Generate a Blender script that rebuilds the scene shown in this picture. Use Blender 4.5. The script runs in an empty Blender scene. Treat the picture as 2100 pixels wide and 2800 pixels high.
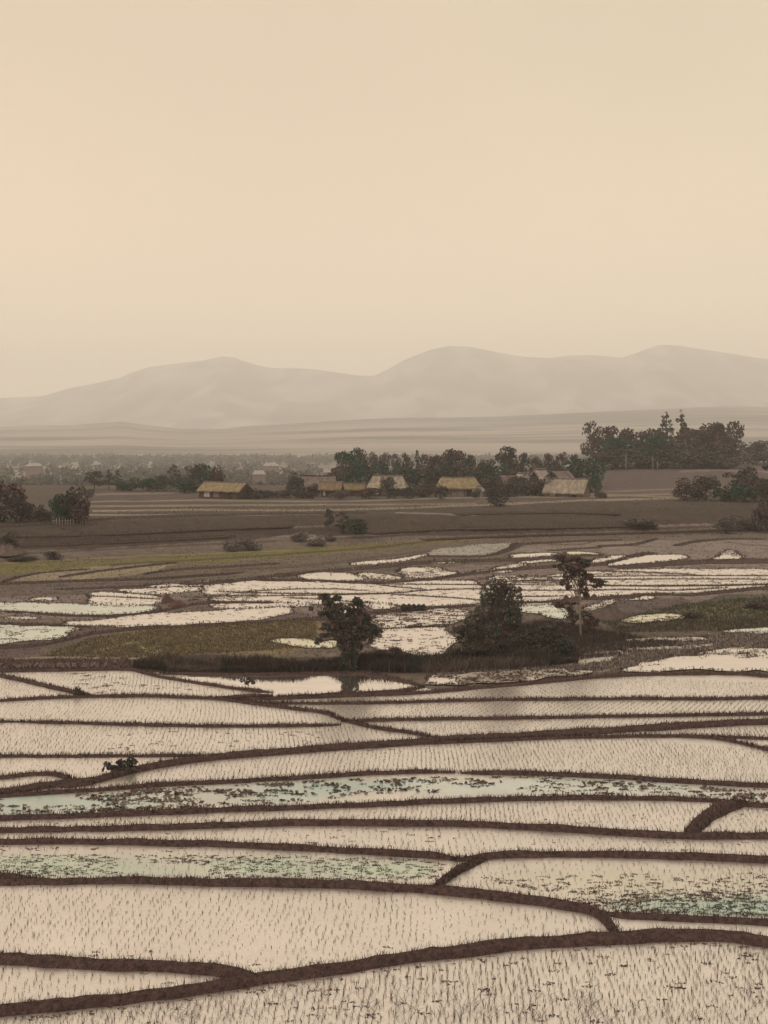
import bpy, bmesh, math, random
import numpy as np
from mathutils import Vector, Matrix

random.seed(7)
RNG = np.random.default_rng(11)
scene = bpy.context.scene
COL = scene.collection

# ------------------------------------------------------------------ camera model
F, CX, HY, CAMZ = 3232.0, 1050.0, 1215.0, 16.0      # photo pixels (2100 x 2800)


def lin(c):
    c = c / 255.0
    return c / 12.92 if c <= 0.04045 else ((c + 0.055) / 1.055) ** 2.4


LIGHT = (1.72, 1.55, 1.16)
LEAFLIGHT = (1.10, 0.96, 0.72)


def alb(r, g, b):
    return tuple(min(0.9, lin(v) / l) for v, l in zip((r, g, b), LIGHT))


def albl(r, g, b):
    return tuple(min(0.9, lin(v) / l) for v, l in zip((r, g, b), LEAFLIGHT))


# ------------------------------------------------------------------ noise
def _hash(ix, iy, iz, seed):
    n = (ix * 374761393 + iy * 668265263 + iz * 2147483647 + seed * 1274126177) & 0xFFFFFFFF
    n = ((n ^ (n >> 13)) * 1274126177) & 0xFFFFFFFF
    n = (n ^ (n >> 16)) & 0xFFFFFFFF
    return n / 4294967295.0


def noise3(p, seed=0):
    p = np.asarray(p, float)
    i = np.floor(p).astype(np.int64)
    f = p - i
    f = f * f * (3 - 2 * f)
    out = 0
    for dx in (0, 1):
        for dy in (0, 1):
            for dz in (0, 1):
                w = (f[..., 0] if dx else 1 - f[..., 0]) * (f[..., 1] if dy else 1 - f[..., 1]) * (f[..., 2] if dz else 1 - f[..., 2])
                out = out + w * _hash(i[..., 0] + dx, i[..., 1] + dy, i[..., 2] + dz, seed)
    return out


def noise2(x, y, seed=0):
    return noise3(np.stack([x, y, np.zeros_like(x)], -1), seed)


def sstep(a, b, v):
    t = np.clip((v - a) / (b - a), 0, 1)
    return t * t * (3 - 2 * t)


# ------------------------------------------------------------------ terrain
RIDGE = np.array([(-900, 1130), (-300, 1098), (0, 1088), (60, 1086), (120, 1082), (190, 1062), (260, 1048), (330, 1032), (370, 1015), (410, 1003), (480, 994),
                  (560, 985), (605, 974), (640, 977), (690, 995), (740, 1006), (800, 1006), (860, 1010), (920, 1018), (970, 1026), (1020, 1028),
                  (1050, 1015), (1110, 982), (1180, 955), (1230, 945), (1290, 948), (1370, 965), (1440, 976), (1500, 979), (1560, 972),
                  (1620, 971), (1700, 978), (1740, 965), (1800, 943), (1850, 944), (1920, 955), (2000, 967), (2050, 975), (2100, 982),
                  (2300, 1010), (2700, 1040), (3300, 1090)], float)
FOOT = np.array([(-900, 1170), (0, 1166), (200, 1162), (330, 1152), (400, 1162), (500, 1172), (620, 1171), (670, 1164), (820, 1156), (940, 1149), (1050, 1143),
                 (1200, 1142), (1380, 1138), (1500, 1132), (1700, 1122), (1850, 1115), (1960, 1110), (2100, 1112), (3000, 1105)], float)
BND = np.array([(-3000, 1836), (0, 1838), (350, 1832), (460, 1843), (700, 1847), (1000, 1838), (1040, 1850), (1157, 1880), (1200, 1889), (1500, 1863),
                (1650, 1849), (1800, 1843), (2000, 1841), (2100, 1850), (4000, 1900)], float)


def zter(x, d):
    x = np.asarray(x, float)
    d = np.asarray(d, float)
    px = x / d * F + CX
    pxc = np.clip(px, -800, 2900)
    pyf = HY + CAMZ * F / d
    z = np.zeros_like(px)
    z = z - 0.35 * sstep(0, 6, pyf - np.interp(px, BND[:, 0], BND[:, 1]))
    db = 157 + 0.028 * pxc
    wob = 4 * (noise2(x * 0.03, d * 0.03, 5) - 0.5)
    z = z + 3.8 * sstep(db, db + 24, d + wob)
    z = z + 0.5 * sstep(db + 22, db + 30, d) * (noise2(x * 0.02, d * 0.02, 8) - 0.5)
    rt = sstep(1300, 1750, pxc)
    z = z + 4.5 * sstep(290, 425, d) * rt
    lf = 1 - sstep(900, 1300, pxc)
    z = z - 19.8 * sstep(325, 720, d) * lf
    z = z - 24.0 * sstep(470, 900, d) * rt - 19.8 * sstep(400, 800, d) * (1 - lf) * (1 - rt)
    z = z + 16 * sstep(2300, 3000, d)
    zf = CAMZ + (HY - np.interp(px, FOOT[:, 0], FOOT[:, 1])) * 4500 / F
    rise = np.clip((d - 2350) / 2150, 0, 1)
    und = 1 + 0.14 * (noise2(x * 0.0026, d * 0.008, 3) - 0.5) * (1 - rise)
    z = z + zf * (rise ** 1.15) * und * (1 - sstep(4540, 5700, d))
    zm = CAMZ + (HY - np.interp(px, RIDGE[:, 0], RIDGE[:, 1])) * 8800 / F
    m = np.clip((d - 5100) / 3700, 0, 1)
    gul = (noise2(x * 0.0023, d * 0.0008, 21) - 0.5) * 0.30 + (noise2(x * 0.006, d * 0.002, 22) - 0.5) * 0.14
    prof = m ** 1.25 * (1 + gul * (1 - m) * 2.2)
    z = z + zm * prof * (1 - sstep(8840, 10300, d))
    return z


def zsurf(x, d):
    z = zter(x, d)
    return np.where(np.asarray(d) < 150, np.maximum(z, 0.0), z)


def zsurf2(x, d):
    return float(zter(np.array(float(x)), np.array(float(d))))


_DS = np.concatenate([np.linspace(14, 150, 700), np.linspace(150.2, 460, 800), np.geomspace(461, 2300, 300)])


def at(px, py):
    """point of the ground under a photo pixel"""
    sx = (px - CX) / F
    sz = -(py - HY) / F
    zz = CAMZ + sz * _DS - zsurf(sx * _DS, _DS)
    k = np.argmax(zz <= 0)
    if zz[k] > 0:
        k = len(_DS) - 1
    if k > 0:
        a, b = zz[k - 1], zz[k]
        t = a / (a - b) if a != b else 1
        d = _DS[k - 1] + t * (_DS[k] - _DS[k - 1])
    else:
        d = _DS[0]
    return Vector((sx * d, d, float(zsurf(np.array(sx * d), np.array(d)))))


def proj(x, y, z):
    return CX + x / y * F, HY + (CAMZ - z) / y * F


# ------------------------------------------------------------------ mesh helpers
def tag(o, label=None, cat=None, group=None, kind=None):
    if label: o['label'] = label
    if cat: o['category'] = cat
    if group: o['group'] = group
    if kind: o['kind'] = kind
    return o


def mesh_np(name, verts, faces, mat, colors=None, smooth=False, vcol=None):
    """faces: (M,k) int array of equal sized polygons; colors: one per face; vcol: one per vertex"""
    me = bpy.data.meshes.new(name)
    verts = np.asarray(verts, np.float32)
    faces = np.asarray(faces, np.int32)
    M, k = faces.shape
    me.vertices.add(len(verts))
    me.vertices.foreach_set('co', verts.ravel())
    me.loops.add(M * k)
    me.loops.foreach_set('vertex_index', faces.ravel())
    me.polygons.add(M)
    me.polygons.foreach_set('loop_start', np.arange(0, M * k, k, dtype=np.int32))
    me.update(calc_edges=True)
    if colors is not None:
        at_ = me.color_attributes.new('Col', 'FLOAT_COLOR', 'CORNER')
        c = np.concatenate([np.asarray(colors, np.float32), np.ones((M, 1), np.float32)], 1)
        at_.data.foreach_set('color', np.repeat(c, k, 0).ravel())
    if vcol is not None:
        at_ = me.color_attributes.new('Col', 'FLOAT_COLOR', 'POINT')
        c = np.asarray(vcol, np.float32)
        if c.shape[1] == 3: c = np.concatenate([c, np.ones((len(verts), 1), np.float32)], 1)
        at_.data.foreach_set('color', c.ravel())
    me.polygons.foreach_set('use_smooth', np.full(M, smooth))
    if mat: me.materials.append(mat)
    me.validate()
    return me


def link(name, me, parent=None):
    o = bpy.data.objects.new(name, me)
    COL.objects.link(o)
    if parent is not None: o.parent = parent
    return o


def empty(name, loc, rz=0.0):
    o = bpy.data.objects.new(name, None)
    COL.objects.link(o)
    o.location = loc
    o.rotation_euler = (0, 0, rz)
    o.empty_display_size = 0.5
    return o


class MB:
    def __init__(s):
        s.v, s.f = [], []

    def box(s, c, sx, sy, sz, rz=0.0):
        b = len(s.v)
        cr, sr = math.cos(rz), math.sin(rz)
        for dx, dy, dz in ((-1, -1, -1), (1, -1, -1), (1, 1, -1), (-1, 1, -1), (-1, -1, 1), (1, -1, 1), (1, 1, 1), (-1, 1, 1)):
            x, y = dx * sx / 2, dy * sy / 2
            s.v.append((c[0] + x * cr - y * sr, c[1] + x * sr + y * cr, c[2] + dz * sz / 2))
        for q in ((0, 3, 2, 1), (4, 5, 6, 7), (0, 1, 5, 4), (1, 2, 6, 5), (2, 3, 7, 6), (3, 0, 4, 7)):
            s.f.append(tuple(b + i for i in q))

    def tube(s, pts, rad, n=6):
        b0 = len(s.v)
        P = [Vector(p) for p in pts]
        for i, p in enumerate(P):
            t = (P[min(i + 1, len(P) - 1)] - P[max(i - 1, 0)])
            t = t.normalized() if t.length > 1e-9 else Vector((0, 0, 1))
            u = t.cross(Vector((0.31, 0.95, 0.05))).normalized()
            w = t.cross(u)
            for k in range(n):
                a = 2 * math.pi * k / n
                s.v.append(tuple(p + (u * math.cos(a) + w * math.sin(a)) * rad[i]))
        for i in range(len(P) - 1):
            for k in range(n):
                a, c = b0 + i * n + k, b0 + i * n + (k + 1) % n
                s.f.append((a, c, c + n, a + n))
        s.f.append(tuple(b0 + k for k in reversed(range(n))))
        s.f.append(tuple(b0 + (len(P) - 1) * n + k for k in range(n)))

    def poly(s, pts):
        b = len(s.v)
        s.v.extend(tuple(p) for p in pts)
        s.f.append(tuple(range(b, b + len(pts))))

    def prism(s, ring, top):
        b, n = len(s.v), len(ring)
        s.v.extend(tuple(p) for p in ring)
        s.v.extend(tuple(p) for p in top)
        s.f.append(tuple(range(b + n - 1, b - 1, -1)))
        s.f.append(tuple(range(b + n, b + 2 * n)))
        for k in range(n):
            j = (k + 1) % n
            s.f.append((b + k, b + j, b + n + j, b + n + k))

    def mesh(s, name, mat, smooth=False):
        me = bpy.data.meshes.new(name)
        me.from_pydata(s.v, [], s.f)
        me.materials.append(mat)
        bm = bmesh.new()
        bm.from_mesh(me)
        bmesh.ops.recalc_face_normals(bm, faces=bm.faces)
        bm.to_mesh(me)
        bm.free()
        if smooth:
            me.polygons.foreach_set('use_smooth', np.full(len(me.polygons), True))
        return me

    def build(s, name, mat, parent=None, smooth=False):
        return link(name, s.mesh(name, mat, smooth), parent)


# ------------------------------------------------------------------ materials
def nmat(name):
    m = bpy.data.materials.new(name)
    m.use_nodes = True
    nt = m.node_tree
    nt.nodes.clear()
    out = nt.nodes.new('ShaderNodeOutputMaterial')
    return m, nt, out


def N(nt, typ, **kw):
    n = nt.nodes.new(typ)
    for k, v in kw.items():
        if k in n.inputs: n.inputs[k].default_value = v
        else: setattr(n, k, v)
    return n


def rough_mat(name, color=None, attr=False, nscale=1.0, amount=0.35, bump=0.3, bscale=None, stretch=(1, 1, 1), obj_coords=False, rough=0.92):
    """matte surface: colour (fixed or from the Col attribute) broken up by noise, with bump"""
    m, nt, out = nmat(name)
    p = N(nt, 'ShaderNodeBsdfPrincipled', Roughness=rough)
    p.inputs['Specular IOR Level'].default_value = 0.15
    tc = N(nt, 'ShaderNodeTexCoord')
    src = tc.outputs['Object']
    mp = N(nt, 'ShaderNodeMapping')
    mp.inputs['Scale'].default_value = stretch
    nt.links.new(src, mp.inputs['Vector'])
    n1 = N(nt, 'ShaderNodeTexNoise', Scale=nscale, Detail=6.0, Roughness=0.65)
    nt.links.new(mp.outputs[0], n1.inputs['Vector'])
    mr = N(nt, 'ShaderNodeMapRange')
    mr.inputs['From Min'].default_value = 0.28
    mr.inputs['From Max'].default_value = 0.72
    mr.inputs['To Min'].default_value = 1 - amount
    mr.inputs['To Max'].default_value = 1 + amount
    nt.links.new(n1.outputs['Fac'], mr.inputs['Value'])
    mx = N(nt, 'ShaderNodeMix', data_type='RGBA', blend_type='MULTIPLY')
    mx.inputs['Factor'].default_value = 1
    if attr:
        a = N(nt, 'ShaderNodeVertexColor', layer_name='Col')
        nt.links.new(a.outputs['Color'], mx.inputs['A'])
    else:
        mx.inputs['A'].default_value = (*color, 1)
    nt.links.new(mr.outputs[0], mx.inputs['B'])
    nt.links.new(mx.outputs['Result'], p.inputs['Base Color'])
    if bump:
        n2 = N(nt, 'ShaderNodeTexNoise', Scale=bscale or nscale * 4, Detail=4.0)
        nt.links.new(mp.outputs[0], n2.inputs['Vector'])
        b = N(nt, 'ShaderNodeBump', Strength=bump, Distance=0.08)
        nt.links.new(n2.outputs['Fac'], b.inputs['Height'])
        nt.links.new(b.outputs[0], p.inputs['Normal'])
    nt.links.new(p.outputs[0], out.inputs['Surface'])
    return m


def water_mat(name, refl=0.84, rough=0.29, ripple=0.35):
    m, nt, out = nmat(name)
    a = N(nt, 'ShaderNodeVertexColor', layer_name='Col')
    tc = N(nt, 'ShaderNodeTexCoord')
    nz = N(nt, 'ShaderNodeTexNoise', Scale=0.35, Detail=5.0, Roughness=0.6)
    nt.links.new(tc.outputs['Object'], nz.inputs['Vector'])
    mr = N(nt, 'ShaderNodeMapRange')
    mr.inputs['From Min'].default_value = 0.3
    mr.inputs['From Max'].default_value = 0.7
    mr.inputs['To Min'].default_value = 0.86
    mr.inputs['To Max'].default_value = 1.14
    nt.links.new(nz.outputs['Fac'], mr.inputs['Value'])
    mx = N(nt, 'ShaderNodeMix', data_type='RGBA', blend_type='MULTIPLY')
    mx.inputs['Factor'].default_value = 1
    nt.links.new(a.outputs['Color'], mx.inputs['A'])
    nt.links.new(mr.outputs[0], mx.inputs['B'])
    df = N(nt, 'ShaderNodeBsdfDiffuse', Roughness=0.6)
    nt.links.new(mx.outputs['Result'], df.inputs['Color'])
    gl = N(nt, 'ShaderNodeBsdfGlossy', Roughness=rough)
    gl.inputs['Color'].default_value = (0.925, 0.90, 0.895, 1)
    n2 = N(nt, 'ShaderNodeTexNoise', Scale=2.2, Detail=3.0)
    nt.links.new(tc.outputs['Object'], n2.inputs['Vector'])
    b = N(nt, 'ShaderNodeBump', Strength=ripple, Distance=0.02)
    nt.links.new(n2.outputs['Fac'], b.inputs['Height'])
    nt.links.new(b.outputs[0], gl.inputs['Normal'])
    ms = N(nt, 'ShaderNodeMixShader')
    # shallow cloudy water: strong mirror at these low angles, a little less where scum lies
    m2 = N(nt, 'ShaderNodeMapRange')
    m2.inputs['From Min'].default_value = 0.3
    m2.inputs['From Max'].default_value = 0.7
    m2.inputs['To Min'].default_value = refl - 0.06
    m2.inputs['To Max'].default_value = refl + 0.05
    nt.links.new(nz.outputs['Fac'], m2.inputs['Value'])
    sp = N(nt, 'ShaderNodeTexNoise', Scale=9.0, Detail=4.0, Roughness=0.7)      # dust and duckweed on the surface
    nt.links.new(tc.outputs['Object'], sp.inputs['Vector'])
    s2 = N(nt, 'ShaderNodeMapRange')
    s2.inputs['From Min'].default_value = 0.35
    s2.inputs['From Max'].default_value = 0.65
    s2.inputs['To Min'].default_value = 0.86 if rough > 0.1 else 0.97
    s2.inputs['To Max'].default_value = 1.06 if rough > 0.1 else 1.0
    nt.links.new(sp.outputs['Fac'], s2.inputs['Value'])
    m0 = N(nt, 'ShaderNodeMath', operation='MULTIPLY')
    nt.links.new(s2.outputs[0], m0.inputs[0])
    nt.links.new(m2.outputs[0], m0.inputs[1])
    m2 = m0
    mm = N(nt, 'ShaderNodeMath', operation='MULTIPLY')
    nt.links.new(m2.outputs[0], mm.inputs[0])
    nt.links.new(a.outputs['Alpha'], mm.inputs[1])
    nt.links.new(mm.outputs[0], ms.inputs[0])
    nt.links.new(df.outputs[0], ms.inputs[1])
    nt.links.new(gl.outputs[0], ms.inputs[2])
    nt.links.new(ms.outputs[0], out.inputs['Surface'])
    return m


M_GROUND = rough_mat('ground_soil', attr=True, nscale=0.9, amount=0.28, bump=0.5, bscale=2.5)
M_DIKE = rough_mat('dike_earth', color=alb(78, 58, 50), nscale=5.5, amount=0.75, bump=1.0, bscale=11)
M_LEAF = rough_mat('foliage', attr=True, nscale=1.5, amount=0.25, bump=0)
M_BLADE = rough_mat('grass_blades', attr=True, nscale=0.8, amount=0.25, bump=0)
M_BARK = rough_mat('bark', color=alb(82, 66, 56), nscale=6, amount=0.4, bump=0.5, stretch=(1, 1, 0.25))
M_PALEBARK = rough_mat('pale_bark', color=alb(150, 128, 108), nscale=5, amount=0.4, bump=0.4, stretch=(1, 1, 0.3))
M_WATER = water_mat('paddy_water')
M_POND = water_mat('still_pond', 0.9, 0.03, 0.03)
M_PALE = rough_mat('weathered_pale_wood', color=alb(160, 142, 118), nscale=4, amount=0.3, bump=0.3)
M_STRAW = rough_mat('pale_straw', color=alb(158, 138, 116), nscale=7, amount=0.4, bump=0.4, stretch=(1, 1, 0.2))

# ------------------------------------------------------------------ painted ground: what grows or lies where
def poly_mask(px, py, pts):
    pts = np.asarray(pts, float)
    inside = np.zeros(px.shape, bool)
    j = len(pts) - 1
    for i in range(len(pts)):
        xi, yi = pts[i]
        xj, yj = pts[j]
        c = ((yi > py) != (yj > py)) & (px < (xj - xi) * (py - yi) / (yj - yi + 1e-9) + xi)
        inside ^= c
        j = i
    return inside


def stroke_mask(px, py, pts, t):
    pts = np.asarray(pts, float)
    yc = np.interp(px, pts[:, 0], pts[:, 1])
    return (np.abs(py - yc) < t / 2) & (px > pts[0, 0]) & (px < pts[-1, 0])


FIELDS = [   # (polygon in photo pixels, colour seen)
    ([(-400, 1300), (2600, 1260), (2600, 1420), (1500, 1400), (1000, 1425), (-400, 1450)], (86, 72, 59)),
    ([(-400, 1440), (300, 1412), (700, 1402), (1300, 1385), (1900, 1362), (2600, 1350), (2600, 1450), (1700, 1462), (1300, 1462), (800, 1478), (300, 1500), (-400, 1520)], (73, 59, 47)),
    ([(-400, 1480), (100, 1470), (600, 1452), (900, 1445), (880, 1462), (600, 1470), (100, 1492), (-400, 1500)], (66, 53, 43)),
    ([(1200, 1440), (1700, 1425), (2600, 1395), (2600, 1420), (1800, 1448), (1250, 1458)], (68, 54, 44)),
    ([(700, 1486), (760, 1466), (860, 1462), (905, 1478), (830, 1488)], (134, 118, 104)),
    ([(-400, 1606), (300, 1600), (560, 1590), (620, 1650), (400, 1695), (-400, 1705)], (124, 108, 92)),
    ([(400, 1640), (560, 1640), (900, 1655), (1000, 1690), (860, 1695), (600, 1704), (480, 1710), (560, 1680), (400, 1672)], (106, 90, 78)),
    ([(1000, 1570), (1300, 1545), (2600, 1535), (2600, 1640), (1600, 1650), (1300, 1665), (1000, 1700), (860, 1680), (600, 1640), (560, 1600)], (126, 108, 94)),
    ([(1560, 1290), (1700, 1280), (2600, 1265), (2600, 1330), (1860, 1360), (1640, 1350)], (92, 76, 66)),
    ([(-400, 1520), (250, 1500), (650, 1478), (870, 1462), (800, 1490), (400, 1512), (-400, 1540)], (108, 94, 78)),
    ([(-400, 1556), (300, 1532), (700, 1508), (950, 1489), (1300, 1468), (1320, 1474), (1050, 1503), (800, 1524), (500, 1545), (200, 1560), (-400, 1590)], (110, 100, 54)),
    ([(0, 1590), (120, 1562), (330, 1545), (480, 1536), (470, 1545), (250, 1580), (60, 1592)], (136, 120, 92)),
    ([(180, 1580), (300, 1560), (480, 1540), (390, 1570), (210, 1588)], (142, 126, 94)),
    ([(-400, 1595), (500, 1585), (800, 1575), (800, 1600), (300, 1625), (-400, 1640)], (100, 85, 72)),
    ([(90, 1800), (200, 1765), (330, 1728), (480, 1712), (700, 1700), (865, 1692), (890, 1712), (870, 1772), (750, 1796), (560, 1784), (430, 1800), (350, 1808), (170, 1800)], (122, 104, 72)),
    ([(-400, 1800), (0, 1790), (120, 1770), (90, 1800), (380, 1805), (360, 1835), (-400, 1840)], (104, 82, 72)),
    ([(-400, 1770), (60, 1755), (230, 1730), (330, 1715), (260, 1745), (60, 1785), (-400, 1800)], (98, 80, 70)),
    ([(340, 1800), (560, 1790), (760, 1798), (1000, 1792), (1250, 1788), (1420, 1760), (1560, 1770), (1560, 1830), (1000, 1845), (420, 1845)], (72, 58, 48)),
    ([(1290, 1730), (1500, 1690), (1700, 1735), (1850, 1760), (1800, 1785), (1560, 1790), (1300, 1800)], (82, 66, 54)),
    ([(1460, 1790), (1700, 1752), (2600, 1700), (2600, 1780), (1800, 1800), (1640, 1838), (1300, 1840)], (140, 122, 106)),
    ([(1600, 1690), (1680, 1640), (1860, 1632), (1900, 1650), (1780, 1690), (1680, 1712)], (98, 82, 72)),
    ([(1640, 1700), (1850, 1660), (1980, 1628), (2600, 1600), (2600, 1650), (2000, 1648), (1850, 1665), (1720, 1705)], (82, 80, 62)),
    ([(1820, 1672), (1950, 1648), (2600, 1640), (2600, 1690), (1900, 1690)], (112, 104, 72)),
    ([(1900, 1690), (2600, 1680), (2600, 1720), (1700, 1730), (1660, 1715)], (88, 70, 58)),
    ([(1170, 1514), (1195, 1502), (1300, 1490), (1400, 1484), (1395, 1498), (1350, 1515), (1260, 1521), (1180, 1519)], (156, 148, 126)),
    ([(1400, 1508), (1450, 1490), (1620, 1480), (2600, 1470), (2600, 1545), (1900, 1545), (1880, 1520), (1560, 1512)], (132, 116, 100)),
]
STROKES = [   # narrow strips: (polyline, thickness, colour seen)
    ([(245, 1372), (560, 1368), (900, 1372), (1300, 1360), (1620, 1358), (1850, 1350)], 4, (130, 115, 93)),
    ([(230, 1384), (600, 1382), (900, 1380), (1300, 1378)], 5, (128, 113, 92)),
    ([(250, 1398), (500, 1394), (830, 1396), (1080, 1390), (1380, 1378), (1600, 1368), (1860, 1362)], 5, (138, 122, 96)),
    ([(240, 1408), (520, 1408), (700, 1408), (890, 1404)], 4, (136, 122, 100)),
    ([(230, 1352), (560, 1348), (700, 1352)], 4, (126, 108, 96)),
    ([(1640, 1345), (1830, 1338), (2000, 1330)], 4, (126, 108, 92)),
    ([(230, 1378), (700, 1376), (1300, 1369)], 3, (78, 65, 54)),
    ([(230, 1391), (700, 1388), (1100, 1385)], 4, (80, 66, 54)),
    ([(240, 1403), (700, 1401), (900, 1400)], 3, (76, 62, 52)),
    ([(-300, 1440), (100, 1436), (300, 1413), (700, 1403), (1100, 1397)], 4, (70, 57, 48)),
    ([(-300, 1528), (100, 1512), (500, 1492), (760, 1480)], 5, (84, 70, 58)),
    ([(300, 1545), (700, 1521), (1000, 1500), (1180, 1480)], 5, (82, 72, 48)),
    ([(600, 1560), (800, 1550), (980, 1530), (1180, 1505)], 7, (88, 72, 60)),
    ([(1860, 1290), (1960, 1284), (2100, 1290)], 6, (124, 104, 94)),
    ([(1600, 1350), (1850, 1360)], 4, (126, 112, 88)),
    ([(1080, 1402), (1180, 1405), (1300, 1408)], 4, (128, 112, 96)),
    ([(0, 1468), (300, 1462), (560, 1448), (900, 1438)], 5, (112, 96, 82)),
    ([(900, 1470), (1200, 1450), (1500, 1446), (2100, 1430)], 6, (118, 102, 86)),
    ([(-300, 1540), (0, 1540), (400, 1520), (800, 1505)], 3, (132, 118, 70)),
    ([(1000, 1486), (1300, 1465), (1700, 1455), (2100, 1440)], 5, (112, 98, 80)),
    ([(-300, 1598), (0, 1596), (200, 1588), (400, 1583), (640, 1568)], 7, (82, 67, 56)),
    ([(160, 1577), (260, 1562), (380, 1548), (480, 1538)], 5, (86, 72, 58)),
    ([(390, 1570), (480, 1556), (640, 1548), (760, 1540)], 6, (88, 74, 62)),
    ([(420, 1583), (560, 1574), (660, 1565)], 5, (88, 74, 60)),
    ([(1400, 1488), (1600, 1478), (1700, 1476)], 6, (96, 80, 66)),
    ([(1630, 1493), (1740, 1490), (1800, 1472)], 6, (92, 76, 64)),
    ([(1500, 1490), (1590, 1488), (1650, 1476)], 5, (98, 82, 68)),
    ([(1850, 1492), (1900, 1480), (1990, 1472), (2100, 1474)], 6, (98, 82, 68)),
    ([(1980, 1482), (2040, 1490), (2100, 1492)], 4, (100, 86, 74)),
    ([(250, 1785), (330, 1762), (400, 1752)], 7, (172, 160, 108)),
    ([(380, 1768), (430, 1785)], 14, (176, 172, 110)),
    ([(30, 1802), (150, 1797), (380, 1800)], 5, (150, 130, 108)),
]


def build_ground():
    d = np.concatenate([np.arange(10, 78, 3.0), np.arange(78, 205, 0.36), np.arange(205, 335, 0.8), np.arange(335, 700, 4.0),
                        np.geomspace(700, 10500, 230)])
    px = np.concatenate([np.linspace(-1500, -160, 50)[:-1], np.linspace(-160, 2260, 540), np.linspace(2260, 3600, 50)[1:]])
    D, P = np.meshgrid(d, px, indexing='ij')
    X = (P - CX) / F * D
    Z = zter(X, D)
    n = X.size
    zz = Z.ravel()
    x, y = X.ravel(), D.ravel()
    ppx, ppy = proj(x, y, np.maximum(zz, 0))
    jx = ppx + 10 * (noise2(x * 0.25, y * 0.12, 31) - 0.5) + 12 * (noise2(x * 0.06, y * 0.05, 32) - 0.5)
    jy = ppy + 5 * (noise2(x * 0.3, y * 0.15, 33) - 0.5) + 3 * (noise2(x * 1.1, y * 0.6, 34) - 0.5)
    col = np.tile(np.array(alb(104, 90, 73)), (n, 1))
    near = y < 480
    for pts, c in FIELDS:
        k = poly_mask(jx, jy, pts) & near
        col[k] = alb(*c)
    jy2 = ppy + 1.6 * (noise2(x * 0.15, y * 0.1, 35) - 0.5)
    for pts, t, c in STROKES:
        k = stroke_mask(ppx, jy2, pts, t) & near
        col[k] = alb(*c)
    # far plain: broad bands of field and wood; mountain: grass and scrub, plus ridge relief shading painted into the colour
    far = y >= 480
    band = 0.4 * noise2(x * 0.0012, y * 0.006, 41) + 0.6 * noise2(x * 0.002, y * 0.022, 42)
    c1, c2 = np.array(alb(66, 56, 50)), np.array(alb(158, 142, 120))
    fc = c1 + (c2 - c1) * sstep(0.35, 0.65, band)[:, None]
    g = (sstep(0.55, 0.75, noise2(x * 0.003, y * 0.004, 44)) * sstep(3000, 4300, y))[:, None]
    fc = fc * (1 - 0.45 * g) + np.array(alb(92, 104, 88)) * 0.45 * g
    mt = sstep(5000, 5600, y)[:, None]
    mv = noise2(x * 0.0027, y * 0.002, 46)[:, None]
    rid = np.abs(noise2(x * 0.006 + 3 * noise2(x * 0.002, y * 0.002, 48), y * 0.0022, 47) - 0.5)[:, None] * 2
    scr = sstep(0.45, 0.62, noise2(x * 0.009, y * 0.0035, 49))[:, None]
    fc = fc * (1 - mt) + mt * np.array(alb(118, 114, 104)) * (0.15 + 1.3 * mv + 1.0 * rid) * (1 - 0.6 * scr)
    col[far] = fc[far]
    v = 0.62 + 0.76 * (0.35 * noise2(x * 0.22, y * 0.5, 52) + 0.35 * noise2(x * 0.9, y * 0.8, 50) + 0.3 * noise2(x * 4.1, y * 1.9, 51))
    v[far] = 1
    col = col * v[:, None]
    r, c = X.shape
    idx = np.arange(n).reshape(r, c)
    f = np.stack([idx[:-1, :-1], idx[:-1, 1:], idx[1:, 1:], idx[1:, :-1]], -1).reshape(-1, 4)
    me = mesh_np('ground', np.stack([x, y, zz], 1), f, M_GROUND, vcol=col, smooth=True)
    tag(link('ground', me), 'brown terraced valley floor rising to hazy mountains', None, None, 'structure')


build_ground()

# ------------------------------------------------------------------ polyline tools
def chaikin(pts, closed=False, it=2):
    pts = [Vector((p[0], p[1])) for p in pts]
    for _ in range(it):
        out = []
        n = len(pts)
        if not closed: out.append(pts[0])
        for i in range(n if closed else n - 1):
            a, b = pts[i], pts[(i + 1) % n]
            out.append(a * 0.75 + b * 0.25)
            out.append(a * 0.25 + b * 0.75)
        if not closed: out.append(pts[-1])
        pts = out
    return pts


def resample(pts, step):
    pts = np.asarray(pts, float)
    seg = np.linalg.norm(np.diff(pts[:, :2], axis=0), axis=1)
    s = np.concatenate([[0], np.cumsum(seg)])
    n = max(2, int(s[-1] / step) + 1)
    t = np.linspace(0, s[-1], n)
    return np.stack([np.interp(t, s, pts[:, k]) for k in range(pts.shape[1])], 1)


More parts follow.
